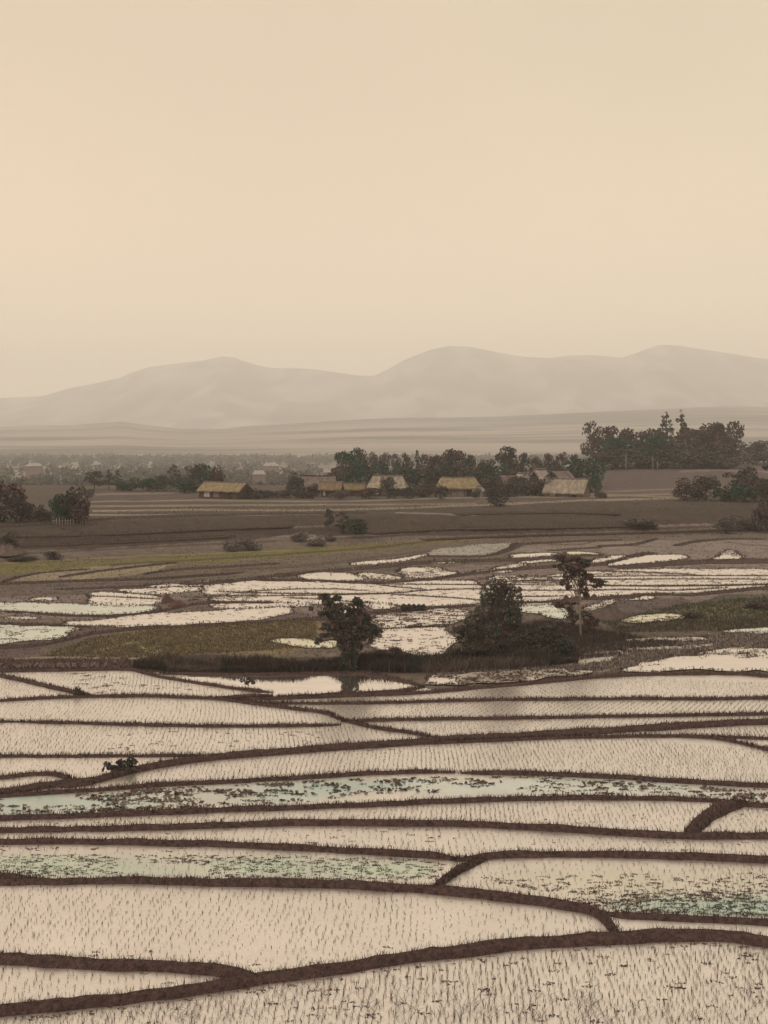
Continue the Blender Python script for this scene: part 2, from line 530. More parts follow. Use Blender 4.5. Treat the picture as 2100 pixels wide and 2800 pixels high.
# ------------------------------------------------------------------ dikes between the paddies
DIKES = [   # (polyline in photo pixels, thickness in photo pixels (start, end))
    ([(-300, 1926), (0, 1916), (190, 1904), (390, 1900), (540, 1907), (640, 1915), (690, 1923), (800, 1937), (890, 1945), (930, 1965)], (9, 10)),
    ([(-200, 1800), (0, 1848), (120, 1872), (200, 1890), (245, 1902)], (9, 14)),
    ([(-300, 1838), (0, 1836), (200, 1831), (350, 1830), (385, 1838), (440, 1852), (540, 1866), (640, 1882), (740, 1891)], (9, 9)),
    ([(440, 1841), (700, 1845), (1000, 1836), (1045, 1848), (1100, 1860), (1152, 1878)], (9, 10)),
    ([(700, 1910), (840, 1902), (1000, 1894), (1100, 1890), (1157, 1878)], (10, 13)),
    ([(640, 1912), (800, 1908), (940, 1903), (1050, 1899), (1200, 1889), (1400, 1872), (1500, 1862), (1650, 1848), (1800, 1842), (2000, 1840), (2100, 1849), (2500, 1880)], (10, 12)),
    ([(690, 1921), (890, 1923), (1050, 1920), (1400, 1912), (1650, 1911), (2100, 1908), (2500, 1906)], (8, 11)),
    ([(940, 1972), (1050, 1967), (1200, 1964), (1400, 1963), (1600, 1960), (1800, 1957), (2100, 1951), (2500, 1944)], (10, 10)),
    ([(930, 1966), (990, 1982), (1050, 1993), (1130, 2003), (1200, 2018)], (11, 11)),
    ([(-300, 2210), (0, 2166), (90, 2152), (180, 2140), (240, 2138), (300, 2122), (400, 2093), (560, 2071), (700, 2059), (900, 2041), (1050, 2033), (1200, 2021), (1350, 2013),
      (1500, 2005), (1650, 1996), (1800, 1986), (2100, 1972), (2500, 1955)], (24, 22)),
    ([(1040, 2035), (1400, 2023), (1600, 2013), (1850, 2011), (1950, 2016), (2000, 2025), (2060, 2040), (2100, 2050), (2400, 2100)], (8, 12)),
    ([(1930, 2013), (2100, 2019), (2500, 2030)], (8, 9)),
    ([(-300, 1970), (0, 1973), (52, 1974)], (9, 8)),
    ([(62, 1973), (200, 1977), (310, 1981), (500, 1985), (700, 1984), (925, 1980)], (9, 9)),
    ([(-300, 2068), (0, 2067), (300, 2066), (500, 2066), (570, 2067)], (9, 8)),
    ([(-300, 2145), (0, 2127), (70, 2117), (140, 2114), (165, 2122), (215, 2137)], (11, 12)),
    ([(-300, 2200), (0, 2175), (100, 2168), (250, 2160), (400, 2148), (600, 2138), (800, 2128), (1000, 2114), (1050, 2112), (1150, 2109), (1242, 2110)], (14, 13)),
    ([(1262, 2109), (1500, 2113), (1700, 2123), (1900, 2137), (2100, 2146), (2500, 2165)], (15, 17)),
    ([(-300, 2248), (0, 2237), (200, 2228), (400, 2220), (600, 2213), (800, 2206), (1050, 2197), (1250, 2189), (1500, 2181), (1700, 2180), (1900, 2184), (1980, 2190), (2030, 2200),
      (2100, 2204), (2500, 2214)], (17, 14)),
    ([(2050, 2186), (2005, 2197), (1962, 2216), (1925, 2240), (1900, 2264), (1886, 2284)], (40, 42)),
    ([(-300, 2270), (0, 2269), (200, 2268), (400, 2262), (600, 2255), (800, 2250), (1050, 2250), (1250, 2253), (1500, 2264), (1700, 2276), (1850, 2283), (2100, 2283), (2500, 2286)], (15, 27)),
    ([(-300, 2290), (0, 2298), (200, 2302), (400, 2306), (600, 2310), (800, 2317), (1050, 2327), (1150, 2335), (1270, 2348)], (17, 21)),
    ([(1250, 2352), (1330, 2344), (1400, 2337), (1500, 2336), (1700, 2338), (1900, 2343), (2100, 2353), (2500, 2376)], (20, 25)),
    ([(1310, 2346), (1265, 2366), (1220, 2392), (1192, 2414), (1170, 2428)], (30, 28)),
    ([(-300, 2378), (0, 2397), (60, 2400), (100, 2408)], (12, 12)),
    ([(-300, 2408), (0, 2409), (200, 2409), (400, 2408), (600, 2411), (800, 2416), (1050, 2425), (1200, 2431), (1350, 2447), (1500, 2465), (1600, 2482), (1650, 2500), (1680, 2525), (1697, 2556)], (16, 36)),
    ([(1640, 2497), (1720, 2506), (1850, 2508), (2100, 2518), (2500, 2536)], (20, 20)),
    ([(-400, 2812), (0, 2765), (316, 2733), (633, 2691), (728, 2673), (886, 2656), (1050, 2622), (1240, 2597), (1493, 2577), (1680, 2566), (1870, 2556), (2000, 2555), (2100, 2571), (2500, 2640)], (42, 40)),
    ([(-400, 2600), (0, 2618), (253, 2630), (443, 2637), (570, 2647), (633, 2660), (740, 2674)], (42, 40)),
]
MID_DIKES = [
    ([(-300, 1446), (100, 1438), (300, 1416), (700, 1406), (1000, 1402)], (5, 4)),
    ([(-300, 1476), (0, 1470), (300, 1464), (560, 1450), (800, 1442)], (5, 5)),
    ([(-300, 1506), (100, 1494), (400, 1482), (640, 1468)], (4, 4)),
    ([(1000, 1462), (1200, 1450), (1500, 1447), (1800, 1440)], (5, 5)),
    ([(1150, 1478), (1400, 1466), (1700, 1460), (2100, 1446)], (5, 5)),
    ([(1240, 1408), (1500, 1402), (1700, 1408)], (4, 4)),
    ([(-300, 1600), (0, 1597), (200, 1589), (400, 1584), (640, 1569)], (7, 5)),
    ([(160, 1578), (260, 1563), (380, 1549), (480, 1539)], (5, 4)),
    ([(0, 1592), (60, 1576), (120, 1564), (240, 1556)], (5, 4)),
    ([(390, 1571), (480, 1557), (640, 1549), (760, 1541)], (6, 5)),
    ([(420, 1584), (560, 1575), (660, 1566)], (5, 4)),
    ([(150, 1612), (330, 1606), (520, 1594)], (4, 4)),
    ([(1400, 1489), (1600, 1479), (1700, 1477)], (5, 4)),
    ([(1640, 1494), (1740, 1490), (1800, 1473)], (5, 4)),
    ([(1850, 1493), (1900, 1481), (1990, 1473), (2100, 1475)], (5, 5)),
    ([(1170, 1521), (1330, 1522), (1390, 1506), (1420, 1488)], (6, 6)),
    ([(1500, 1506), (1590, 1500), (1650, 1497)], (4, 4)),
    ([(235, 1630), (330, 1633), (450, 1640)], (3.5, 3.5)),
    ([(640, 1622), (760, 1612), (900, 1610), (1000, 1616)], (3, 3)),
    ([(1600, 1577), (1860, 1574), (2400, 1576)], (3.5, 4)),
    ([(1330, 1592), (1450, 1588), (1600, 1585), (1900, 1583), (2400, 1586)], (3.5, 4)),
    ([(1320, 1613), (1560, 1615), (1750, 1612), (1850, 1616), (1990, 1607)], (3.5, 4)),
    ([(590, 1618), (850, 1625), (1060, 1624), (1180, 1612), (1330, 1610)], (4, 4)),
    ([(560, 1629), (700, 1631), (900, 1627), (1060, 1624)], (4, 3.5)),
    ([(780, 1634), (870, 1639), (1020, 1649)], (3.5, 4)),
    ([(1030, 1600), (1090, 1606), (1160, 1612)], (3.5, 4)),
    ([(1060, 1625), (1180, 1631), (1315, 1641)], (3.5, 4)),
    ([(1000, 1597), (1100, 1598), (1330, 1599), (1540, 1600)], (3.5, 4)),
    ([(1320, 1630), (1440, 1632), (1540, 1630)], (3, 3.5)),
    ([(1640, 1562), (1800, 1566), (1920, 1574)], (3, 3.5)),
    ([(1420, 1577), (1530, 1578), (1640, 1570)], (3, 3)),
    ([(-300, 1765), (0, 1772), (90, 1766), (170, 1752), (240, 1732), (330, 1722), (480, 1712), (600, 1708), (800, 1697), (870, 1690)], (10, 8)),
    ([(840, 1695), (960, 1682), (1060, 1670), (1180, 1662), (1300, 1655)], (14, 8)),
    ([(1040, 1722), (1110, 1719), (1225, 1713)], (5, 5)),
    ([(700, 1587), (850, 1586), (960, 1593), (1050, 1594), (1170, 1585), (1300, 1566), (1500, 1548), (1640, 1545), (1720, 1528), (1790, 1510)], (8, 10)),
    ([(480, 1598), (640, 1590), (800, 1568), (960, 1556), (1060, 1548), (1170, 1536), (1420, 1530), (1540, 1521), (1650, 1516)], (12, 9)),
    ([(1690, 1552), (1880, 1536), (2100, 1533), (2400, 1530)], (14, 16)),
    ([(1580, 1600), (1700, 1602), (1850, 1603), (2100, 1598), (2400, 1597)], (6, 7)),
    ([(1340, 1640), (1460, 1650), (1570, 1640), (1720, 1630), (1820, 1622), (1880, 1628), (2000, 1616), (2100, 1606), (2400, 1590)], (8, 10)),
    ([(-300, 1705), (60, 1706), (180, 1712), (330, 1714)], (8, 7)),
    ([(-300, 1662), (0, 1670), (200, 1684), (330, 1685), (440, 1672), (520, 1652), (600, 1646), (750, 1648)], (5, 9)),
]
dike_lines = []          # (points Nx3: x, y, half width) for keeping plants off and putting grass on


def build_dike(pts, t, hmul=1.0, name='dike'):
    sm = chaikin(pts)
    sm = np.array([(p.x, p.y) for p in sm])
    total = np.concatenate([[0], np.cumsum(np.linalg.norm(np.diff(sm, axis=0), axis=1))])
    rows = []
    for k, (px, py) in enumerate(sm):
        tt = t[0] + (t[1] - t[0]) * total[k] / total[-1]
        d0 = CAMZ * F / (py - HY)
        h = min(0.20, 0.008 * tt + 0.06) * hmul
        mir = min(h * F / d0 * 0.25, 0.1 * tt)               # its mirror image in the water is part of the dark band
        gx, gy, gz = at(px, py + tt / 2 - mir)
        ext = gy * gy * (tt - mir) / (F * CAMZ)              # how far the band reaches across the ground
        hv = min(h, 0.62 * ext * CAMZ / gy)
        w = max(0.30, ext - hv * gy / CAMZ)
        rows.append((gx, gy + w / 2, w, hv))
    rs = resample(rows, 0.35)
    n = len(rs)
    tan = np.gradient(rs[:, :2], axis=0)
    tan /= np.linalg.norm(tan, axis=1)[:, None] + 1e-9
    nor = np.stack([-tan[:, 1], tan[:, 0]], 1)
    # across a mostly left-right band the width is the depth; along a slanting one it is narrower
    w = rs[:, 2] * np.clip(np.abs(nor[:, 1]), 0.45, 1)
    sl = np.arange(n) * 0.35
    sd = random.randint(0, 999)
    w = w * (0.74 + 0.30 * noise2(sl * 0.5, sl * 0, sd) + 0.26 * noise2(sl * 1.9, sl * 0, sd + 1))
    h = rs[:, 3] * (0.65 + 0.4 * noise2(sl * 0.8, sl * 0 + 3.3, sd) + 0.4 * noise2(sl * 2.3, sl * 0 + 3.3, sd + 2))
    off = (noise2(sl * 0.25, sl * 0 + 7.7, sd) - 0.5) * 0.3 + (noise2(sl * 1.3, sl * 0 + 2.7, sd) - 0.5) * 0.12
    endt = np.minimum(1, np.minimum(np.arange(n), np.arange(n)[::-1]) / 3.0)
    w = w * (0.35 + 0.65 * endt)
    h = h * (0.3 + 0.7 * endt)
    prof = [(-0.5, 0, -0.16), (-0.5, 0, 0.0), (-0.40, 0.70, 0), (-0.18, 1.0, 0), (0.16, 0.97, 0), (0.40, 0.72, 0), (0.5, 0, 0.0), (0.5, 0, -0.16)]
    V = np.zeros((n, len(prof), 3))
    gz = zsurf(rs[:, 0], rs[:, 1])
    for j, (a, b, e) in enumerate(prof):
        extra = np.sign(a) * (0.10 if b == 0 else 0.02)
        V[:, j, 0] = rs[:, 0] + nor[:, 0] * (a * w + extra + off)
        V[:, j, 1] = rs[:, 1] + nor[:, 1] * (a * w + extra + off)
        V[:, j, 2] = gz + b * h + e + (0.05 * h * (noise2(sl * 3, sl * 0 + j, sd) - 0.5) if b > 0 else 0)
    m = len(prof)
    idx = np.arange(n * m).reshape(n, m)
    f = np.stack([idx[:-1, :-1], idx[:-1, 1:], idx[1:, 1:], idx[1:, :-1]], -1).reshape(-1, 4)
    # normals up
    v = V.reshape(-1, 3)
    a = v[f[len(f) // 2]]
    if np.cross(a[1] - a[0], a[2] - a[0])[2] < 0: f = f[:, ::-1]
    o = link(name, mesh_np(name, v, f, M_DIKE, smooth=True))
    tag(o, kind='structure')
    dike_lines.append((rs[:, 0] + nor[:, 0] * off, rs[:, 1] + nor[:, 1] * off, w, h, nor, gz))


for pts, t in DIKES: build_dike(pts, t)
n_near = len(dike_lines)
for pts, t in MID_DIKES: build_dike(pts, t, 0.7)
# the raised earth where dikes meet
for pts, t in (([(120, 2142), (180, 2138), (250, 2138)], (44, 30)), ([(560, 1908), (650, 1906), (740, 1900)], (10, 24))):
    build_dike(pts, t, 1.2)

# ground mask of dikes (0.1 m cells) so seedlings keep off
MX0, MY0, MS = -60.0, 24.0, 0.1
mask = np.zeros((1200, 1000), bool)      # x, y
for (lx, ly, w, h, nor, gz) in dike_lines:
    for k in range(len(lx)):
        r = w[k] / 2 + 0.16
        i0, i1 = int((lx[k] - r - MX0) / MS), int((lx[k] + r - MX0) / MS) + 1
        j0, j1 = int((ly[k] - r - MY0) / MS), int((ly[k] + r - MY0) / MS) + 1
        if i1 < 0 or j1 < 0 or i0 >= mask.shape[0] or j0 >= mask.shape[1]: continue
        mask[max(i0, 0):i1, max(j0, 0):j1] = True


def on_dike(x, y):
    i = ((x - MX0) / MS).astype(int)
    j = ((y - MY0) / MS).astype(int)
    ok = (i >= 0) & (j >= 0) & (i < mask.shape[0]) & (j < mask.shape[1])
    r = np.zeros(len(x), bool)
    r[ok] = mask[i[ok], j[ok]]
    return r


# ------------------------------------------------------------------ near water: one sheet with scum and algae
ALGAE = [   # polygon, colour of the scum, amount
    ([(-400, 2196), (0, 2180), (250, 2168), (600, 2146), (900, 2132), (1100, 2128), (1250, 2130), (1100, 2165), (900, 2185), (600, 2206), (300, 2220), (-400, 2246)], (134, 154, 134), 0.85),
    ([(1100, 2128), (1500, 2120), (2100, 2155), (2100, 2195), (1990, 2185), (1700, 2172), (1250, 2182), (1100, 2165)], (160, 170, 150), 0.7),
    ([(-400, 2330), (0, 2335), (400, 2338), (800, 2340), (1150, 2350), (1220, 2365), (1180, 2405), (1000, 2415), (600, 2405), (100, 2400), (-400, 2390)], (140, 156, 124), 0.85),
    ([(1280, 2400), (1560, 2370), (2100, 2385), (2400, 2400), (2400, 2510), (1750, 2500), (1620, 2475), (1450, 2450)], (170, 164, 122), 0.55),
    ([(1620, 2462), (1800, 2448), (2100, 2444), (2400, 2450), (2400, 2530), (1760, 2503), (1660, 2490)], (112, 146, 124), 0.85),
]


def build_near_water():
    d = np.concatenate([np.arange(18, 30, 1.0), np.arange(30, 100, 0.28)])
    px = np.linspace(-1300, 3400, 420)
    D, P = np.meshgrid(d, px, indexing='ij')
    X = (P - CX) / F * D
    PY = HY + CAMZ * F / D
    base = np.array(albl(172, 152, 128)) * 0.5
    amt = np.zeros(D.shape)
    colr = np.tile(base, (*D.shape, 1))
    jx = P + 30 * (noise2(X * 0.5, D * 0.3, 61) - 0.5)
    jy = PY + 10 * (noise2(X * 0.5, D * 0.3, 62) - 0.5)
    for pts, c, a in ALGAE:
        k = poly_mask(jx, jy, pts).astype(float)
        for _ in range(3):       # soft edges
            k[1:-1] = (k[:-2] + k[1:-1] + k[2:]) / 3
            k[:, 1:-1] = (k[:, :-2] + k[:, 1:-1] + k[:, 2:]) / 3
        k *= a * (0.55 + 0.35 * sstep(0.3, 0.7, noise2(X * 0.25, D * 0.4, 63)) + 0.35 * noise2(X * 1.2, D * 1.5, 64))
        k = np.clip(k, 0, 1)[..., None]
        colr = colr * (1 - k) + np.array(albl(*c)) * 0.95 * k
        amt = np.maximum(amt, k[..., 0])
    keep = PY > np.interp(P, BND[:, 0], BND[:, 1]) - 3
    idx = np.arange(D.size).reshape(D.shape)
    f = np.stack([idx[:-1, :-1], idx[:-1, 1:], idx[1:, 1:], idx[1:, :-1]], -1)
    kf = keep[:-1, :-1] & keep[1:, 1:] & keep[1:, :-1] & keep[:-1, 1:]
    f = f[kf]
    v = np.stack([X.ravel(), D.ravel(), np.zeros(D.size)], 1)
    o = link('paddy_water', mesh_np('paddy_water', v, f, M_WATER, vcol=np.concatenate([colr.reshape(-1, 3), 1 - 0.55 * amt.reshape(-1, 1)], 1)))
    tag(o, 'pale still water flooding the near rice paddies', None, None, 'structure')


build_near_water()


def pond_sheet(pts):
    cp = chaikin(pts, True, 2)
    g = [at(p.x, p.y) for p in cp]
    bm = bmesh.new()
    f = bm.faces.new([bm.verts.new((p.x, p.y, 0.004)) for p in g])
    if f.normal.z < 0: f.normal_flip()
    bmesh.ops.triangulate(bm, faces=[f])
    bmesh.ops.recalc_face_normals(bm, faces=bm.faces)
    if sum(q.normal.z for q in bm.faces) < 0: bmesh.ops.reverse_faces(bm, faces=bm.faces)
    me = bpy.data.meshes.new('pond_water')
    bm.to_mesh(me)
    bm.free()
    me.materials.append(M_POND)
    ca = me.color_attributes.new('Col', 'FLOAT_COLOR', 'POINT')
    ca.data.foreach_set('color', np.tile(np.array([*[v * 0.5 for v in albl(172, 152, 128)], 1.0], np.float32), (len(me.vertices), 1)).ravel())
    tag(link('pond_water', me), 'mirror-still pond reflecting the grass bank and the bushy tree', None, None, 'structure')


pond_sheet([(450, 1846), (700, 1848), (1000, 1840), (1050, 1852), (1150, 1880), (1000, 1892), (850, 1902), (740, 1904), (640, 1884), (540, 1868)])

# ------------------------------------------------------------------ mid-distance sheets of water
TAN, GRN, YEL = (190, 172, 146), (176, 182, 152), (190, 180, 128)
PONDS = [   # (polygon, scum colour, weed density per 100 m2, weed size)
    ([(1325, 1594), (1420, 1579), (1530, 1574), (1640, 1562), (1780, 1557), (2100, 1559), (2400, 1560), (2400, 1594), (2100, 1600), (2080, 1606), (2000, 1612), (1870, 1626), (1800, 1621), (1640, 1629), (1560, 1632),
      (1470, 1648), (1420, 1646), (1325, 1640)], TAN, 8, .4),
    ([(545, 1604), (600, 1593), (700, 1590), (860, 1592), (960, 1597), (1110, 1591), (1250, 1590), (1321, 1594), (1321, 1642), (1310, 1652), (1150, 1657), (1010, 1648), (870, 1650), (700, 1646), (600, 1645), (570, 1630)], TAN, 5, .4),
    ([(560, 1650), (700, 1648), (850, 1650), (860, 1656), (700, 1660), (600, 1664)], TAN, 30, .4),
    ([(880, 1655), (970, 1652), (985, 1662), (960, 1672), (890, 1680)], TAN, 20, .4),
    ([(1340, 1578), (1420, 1576), (1420, 1584), (1340, 1586)], TAN, 25, .4),
    ([(1325, 1594), (1410, 1592), (1410, 1600), (1330, 1601)], TAN, 4, .4),
    ([(1420, 1650), (1500, 1648), (1520, 1652), (1430, 1660)], TAN, 30, .4),
    ([(1590, 1668), (1650, 1648), (1690, 1640), (1660, 1656), (1610, 1670)], TAN, 60, .4),
    ([(1700, 1775), (1860, 1768), (1960, 1762), (1940, 1768), (1720, 1782)], TAN, 70, .4),
    ([(1500, 1815), (1620, 1800), (1700, 1796), (1640, 1812), (1520, 1824)], TAN, 90, .4),
    ([(1560, 1792), (1700, 1780), (1740, 1782), (1600, 1796)], TAN, 90, .4),
    ([(400, 1600), (620, 1590), (640, 1594), (520, 1602), (420, 1606)], TAN, 60, .4),
    ([(-300, 1648), (0, 1652), (90, 1651), (200, 1655), (420, 1657), (420, 1664), (330, 1681), (150, 1678), (0, 1672), (-300, 1664)], GRN, 3, .35),
    ([(243, 1630), (246, 1621), (320, 1623), (440, 1634), (446, 1650), (350, 1656), (300, 1655), (246, 1652)], TAN, 14, .3),
    ([(60, 1640), (150, 1634), (160, 1638), (70, 1645)], TAN, 60, .3),
    ([(10, 1690), (90, 1688), (100, 1692), (10, 1696)], TAN, 40, .3),
    ([(310, 1615), (400, 1612), (540, 1606), (560, 1612), (480, 1622), (390, 1622)], TAN, 25, .4),
    ([(500, 1632), (700, 1618), (700, 1636), (560, 1640), (520, 1648)], TAN, 25, .5),
    ([(150, 1705), (260, 1700), (330, 1690), (400, 1682), (550, 1675), (700, 1667), (790, 1660), (800, 1672), (750, 1686), (700, 1695), (560, 1706), (400, 1712), (270, 1714)], TAN, 9, .35),
    ([(-300, 1705), (0, 1710), (80, 1714), (230, 1718), (180, 1735), (150, 1745), (80, 1752), (0, 1762), (-300, 1776)], GRN, 30, .45),
    ([(700, 1583), (780, 1571), (785, 1575), (705, 1586)], TAN, 0, .3),
    ([(960, 1541), (1070, 1534), (1170, 1515), (1165, 1521), (1075, 1539), (965, 1545)], TAN, 0, .3),
    ([(810, 1572), (880, 1566), (900, 1567), (960, 1573), (1005, 1582), (960, 1588), (870, 1591), (815, 1583)], TAN, 8, .35),
    ([(965, 1573), (1010, 1567), (1110, 1582), (1070, 1585), (1010, 1581)], TAN, 25, .4),
    ([(1080, 1565), (1110, 1555), (1200, 1553), (1210, 1562), (1260, 1568), (1230, 1578), (1170, 1582), (1100, 1575)], TAN, 50, .5),
    ([(600, 1594), (700, 1592), (900, 1599), (1060, 1608), (1150, 1615), (1050, 1621), (850, 1622), (600, 1616), (540, 1606)], GRN, 12, .35),
    ([(1060, 1601), (1110, 1593), (1250, 1593), (1330, 1597), (1330, 1607), (1150, 1608)], TAN, 1, .3),
    ([(1120, 1621), (1200, 1615), (1320, 1615), (1330, 1634), (1280, 1634)], TAN, 4, .3),
    ([(900, 1628), (1000, 1626), (1130, 1628), (1300, 1639), (1310, 1648), (1250, 1654), (1150, 1653), (1010, 1645), (900, 1638)], GRN, 2, .3),
    ([(600, 1632), (700, 1633), (860, 1640), (870, 1646), (700, 1644), (600, 1641)], TAN, 6, .35),
    ([(990, 1650), (1090, 1655), (1085, 1663), (1020, 1667)], TAN, 2, .3),
    ([(1010, 1690), (1050, 1683), (1110, 1679), (1190, 1668), (1280, 1668), (1290, 1680), (1240, 1706), (1150, 1712), (1050, 1719), (1030, 1710)], TAN, 45, .6),
    ([(1035, 1726), (1100, 1722), (1220, 1716), (1222, 1730), (1245, 1742), (1250, 1758), (1205, 1786), (1160, 1792), (1130, 1790), (1080, 1776), (1020, 1772), (1012, 1755)], TAN, 16, .5),
    ([(750, 1748), (790, 1748), (860, 1755), (930, 1755), (930, 1771), (870, 1772), (780, 1766)], YEL, 25, .4),
    ([(1170, 1537), (1250, 1533), (1310, 1534), (1180, 1541)], TAN, 0, .3),
    ([(1270, 1564), (1350, 1561), (1380, 1550), (1420, 1542), (1445, 1541), (1412, 1552), (1408, 1562), (1380, 1565)], TAN, 20, .4),
    ([(1210, 1588), (1340, 1576), (1500, 1574), (1530, 1576), (1530, 1586), (1500, 1588), (1300, 1589)], TAN, 25, .45),
    ([(1400, 1519), (1500, 1515), (1530, 1514), (1500, 1520), (1400, 1528)], TAN, 0, .3),
    ([(1405, 1541), (1500, 1532), (1530, 1531), (1460, 1540)], TAN, 0, .3),
    ([(1540, 1512), (1600, 1511), (1660, 1518), (1560, 1518)], YEL, 0, .3),
    ([(1610, 1536), (1700, 1520), (1718, 1519), (1680, 1534), (1620, 1540)], TAN, 0, .3),
    ([(1655, 1549), (1735, 1521), (1870, 1519), (1880, 1529), (1800, 1535), (1700, 1549)], TAN, 0, .3),
    ([(1915, 1535), (1960, 1529), (1975, 1520), (1995, 1505), (2010, 1510), (2040, 1528), (1980, 1532)], TAN, 40, .4),
    ([(1780, 1557), (2100, 1561), (2400, 1563), (2400, 1574), (2100, 1572), (1900, 1569)], TAN, 4, .3),
    ([(1640, 1561), (1850, 1564), (1900, 1572), (1640, 1574)], TAN, 22, .4),
    ([(1600, 1585), (1800, 1584), (2100, 1587), (2400, 1588), (2400, 1595), (2100, 1594), (1600, 1597)], TAN, 18, .4),
    ([(1980, 1579), (2100, 1579), (2400, 1580), (2400, 1584), (2100, 1583), (1980, 1583)], TAN, 2, .3),
    ([(1630, 1611), (1700, 1609), (1850, 1614), (1990, 1604), (2075, 1605), (2000, 1611), (1900, 1621), (1850, 1621), (1790, 1620), (1700, 1624), (1640, 1627)], TAN, 1, .3),
    ([(1400, 1588), (1530, 1588), (1530, 1597), (1400, 1596)], TAN, 20, .4),
    ([(1380, 1601), (1530, 1604), (1530, 1611), (1380, 1609)], TAN, 5, .3),
    ([(1425, 1616), (1550, 1617), (1560, 1628), (1470, 1646), (1420, 1644)], TAN, 4, .3),
    ([(1420, 1663), (1500, 1656), (1545, 1672), (1555, 1690), (1490, 1690), (1475, 1678), (1420, 1672)], GRN, 18, .4),
    ([(1705, 1641), (1800, 1633), (1795, 1637), (1712, 1644)], TAN, 0, .3),
    ([(1690, 1703), (1740, 1687), (1800, 1682), (1870, 1681), (1872, 1691), (1800, 1699), (1740, 1705)], YEL, 25, .45),
    ([(1960, 1727), (2100, 1719), (2400, 1712), (2400, 1722), (2100, 1729), (1980, 1732)], GRN, 40, .4),
    ([(1700, 1752), (1900, 1746), (1940, 1749), (1720, 1757)], TAN, 30, .4),
    ([(1690, 1836), (1730, 1826), (1850, 1802), (1960, 1793), (2100, 1791), (2400, 1790), (2400, 1846), (2100, 1838), (1990, 1833), (1800, 1836)], TAN, 10, .6),
    ([(1900, 1791), (1960, 1779), (2100, 1776), (2400, 1778), (2400, 1784), (2100, 1785)], TAN, 8, .4),
    ([(1155, 1856), (1300, 1842), (1480, 1836), (1600, 1836), (1620, 1841), (1500, 1853), (1300, 1874), (1165, 1880)], TAN, 45, .7),
]
weed_pts = []           # x, y, z, size
fringe = []             # x, y, z, height
BIG = [np.array(PONDS[0][0], float), np.array(PONDS[1][0], float)]
for pi, (pts, c, dens, ws) in enumerate(PONDS):
    if pi > 1 and any(poly_mask(np.array([np.mean([p[0] for p in pts])]), np.array([np.mean([p[1] for p in pts])]), b)[0] for b in BIG):
        pts_in = np.array([at(*p)[:2] for p in pts])
        rx, ry = RNG.uniform(pts_in[:, 0].min(), pts_in[:, 0].max(), 600), RNG.uniform(pts_in[:, 1].min(), pts_in[:, 1].max(), 600)
        k = poly_mask(rx, ry, pts_in) & (RNG.random(600) < dens / 60)
        for x, y in zip(rx[k], ry[k]): weed_pts.append((x, y, 0.04, ws * RNG.uniform(0.4, 0.9)))
        continue
    pa = np.array(pts, float)
    cen = pa.mean(0)
    ar = 0.5 * np.sum(pa[:, 0] * np.roll(pa[:, 1], -1) - np.roll(pa[:, 0], -1) * pa[:, 1])
    tg = np.roll(pa, -1, 0) - np.roll(pa, 1, 0)
    nrm = np.stack([tg[:, 1], -tg[:, 0]], 1) / (np.linalg.norm(tg, axis=1)[:, None] + 1e-6) * (1 if ar > 0 else -1)
    pts = pa + nrm * np.array([6.0, 2.1])
    cp = chaikin(pts, True, 1)
    cp = resample([(p.x, p.y) for p in cp] + [(cp[0].x, cp[0].y)], 7)[:-1]
    g = np.array([at(px, py)[:] for px, py in cp])
    wob = (noise2(g[:, 0] * 0.8, g[:, 1] * 0.5, 70 + pi) - 0.5) * 0.9
    wob2 = (noise2(g[:, 0] * 0.8 + 9, g[:, 1] * 0.5, 90 + pi) - 0.5) * 1.3
    g[:, 0] += wob
    g[:, 1] += wob2
    g[:, 2] = zsurf(g[:, 0], g[:, 1])
    zl = g[:, 2].max() if g[:, 2].max() < 0.15 else None
    g[:, 2] = (0 if zl is None else zl) + 0.028 + 0.0012 * pi + (g[:, 2] if zl is None else 0)
    bm = bmesh.new()
    f = bm.faces.new([bm.verts.new(p) for p in g])
    bmesh.ops.triangulate(bm, faces=[f])
    bmesh.ops.recalc_face_normals(bm, faces=bm.faces)
    if sum(q.normal.z for q in bm.faces) < 0: bmesh.ops.reverse_faces(bm, faces=bm.faces)
    me = bpy.data.meshes.new('paddy_water')
    bm.to_mesh(me)
    bm.free()
    me.materials.append(M_WATER)
    ca = me.color_attributes.new('Col', 'FLOAT_COLOR', 'POINT')
    cc = np.tile(np.array([*[v * 0.8 for v in albl(*c)], {TAN: 0.84, GRN: 0.66, YEL: 0.7}.get(c, 0.6)], np.float32), (len(me.vertices), 1))
    ca.data.foreach_set('color', cc.ravel())
    tag(link('paddy_water', me), kind='structure')
    # weeds inside, a fringe of tufts round the edge
    x0, x1, y0, y1 = g[:, 0].min(), g[:, 0].max(), g[:, 1].min(), g[:, 1].max()
    area = (x1 - x0) * (y1 - y0)
    n = int(area * (dens * 4.2 + 10) / 100 * 1.6)
    ws = ws * 0.7
    rx, ry = RNG.uniform(x0, x1, n), RNG.uniform(y0, y1, n)
    k = poly_mask(rx, ry, g[:, :2]) & (noise2(rx * 0.25, ry * 0.2, 77) > 0.38)
    for x, y in zip(rx[k], ry[k]): weed_pts.append((x, y, g[0, 2], ws * RNG.uniform(0.5, 1.35)))
    ed = resample(np.concatenate([g, g[:1]]), 0.5)
    for x, y, z in ed:
        for _ in range(3): fringe.append((x + RNG.normal(0, .22), y + RNG.normal(0, .45), z - 0.03, RNG.uniform(.08, .24)))

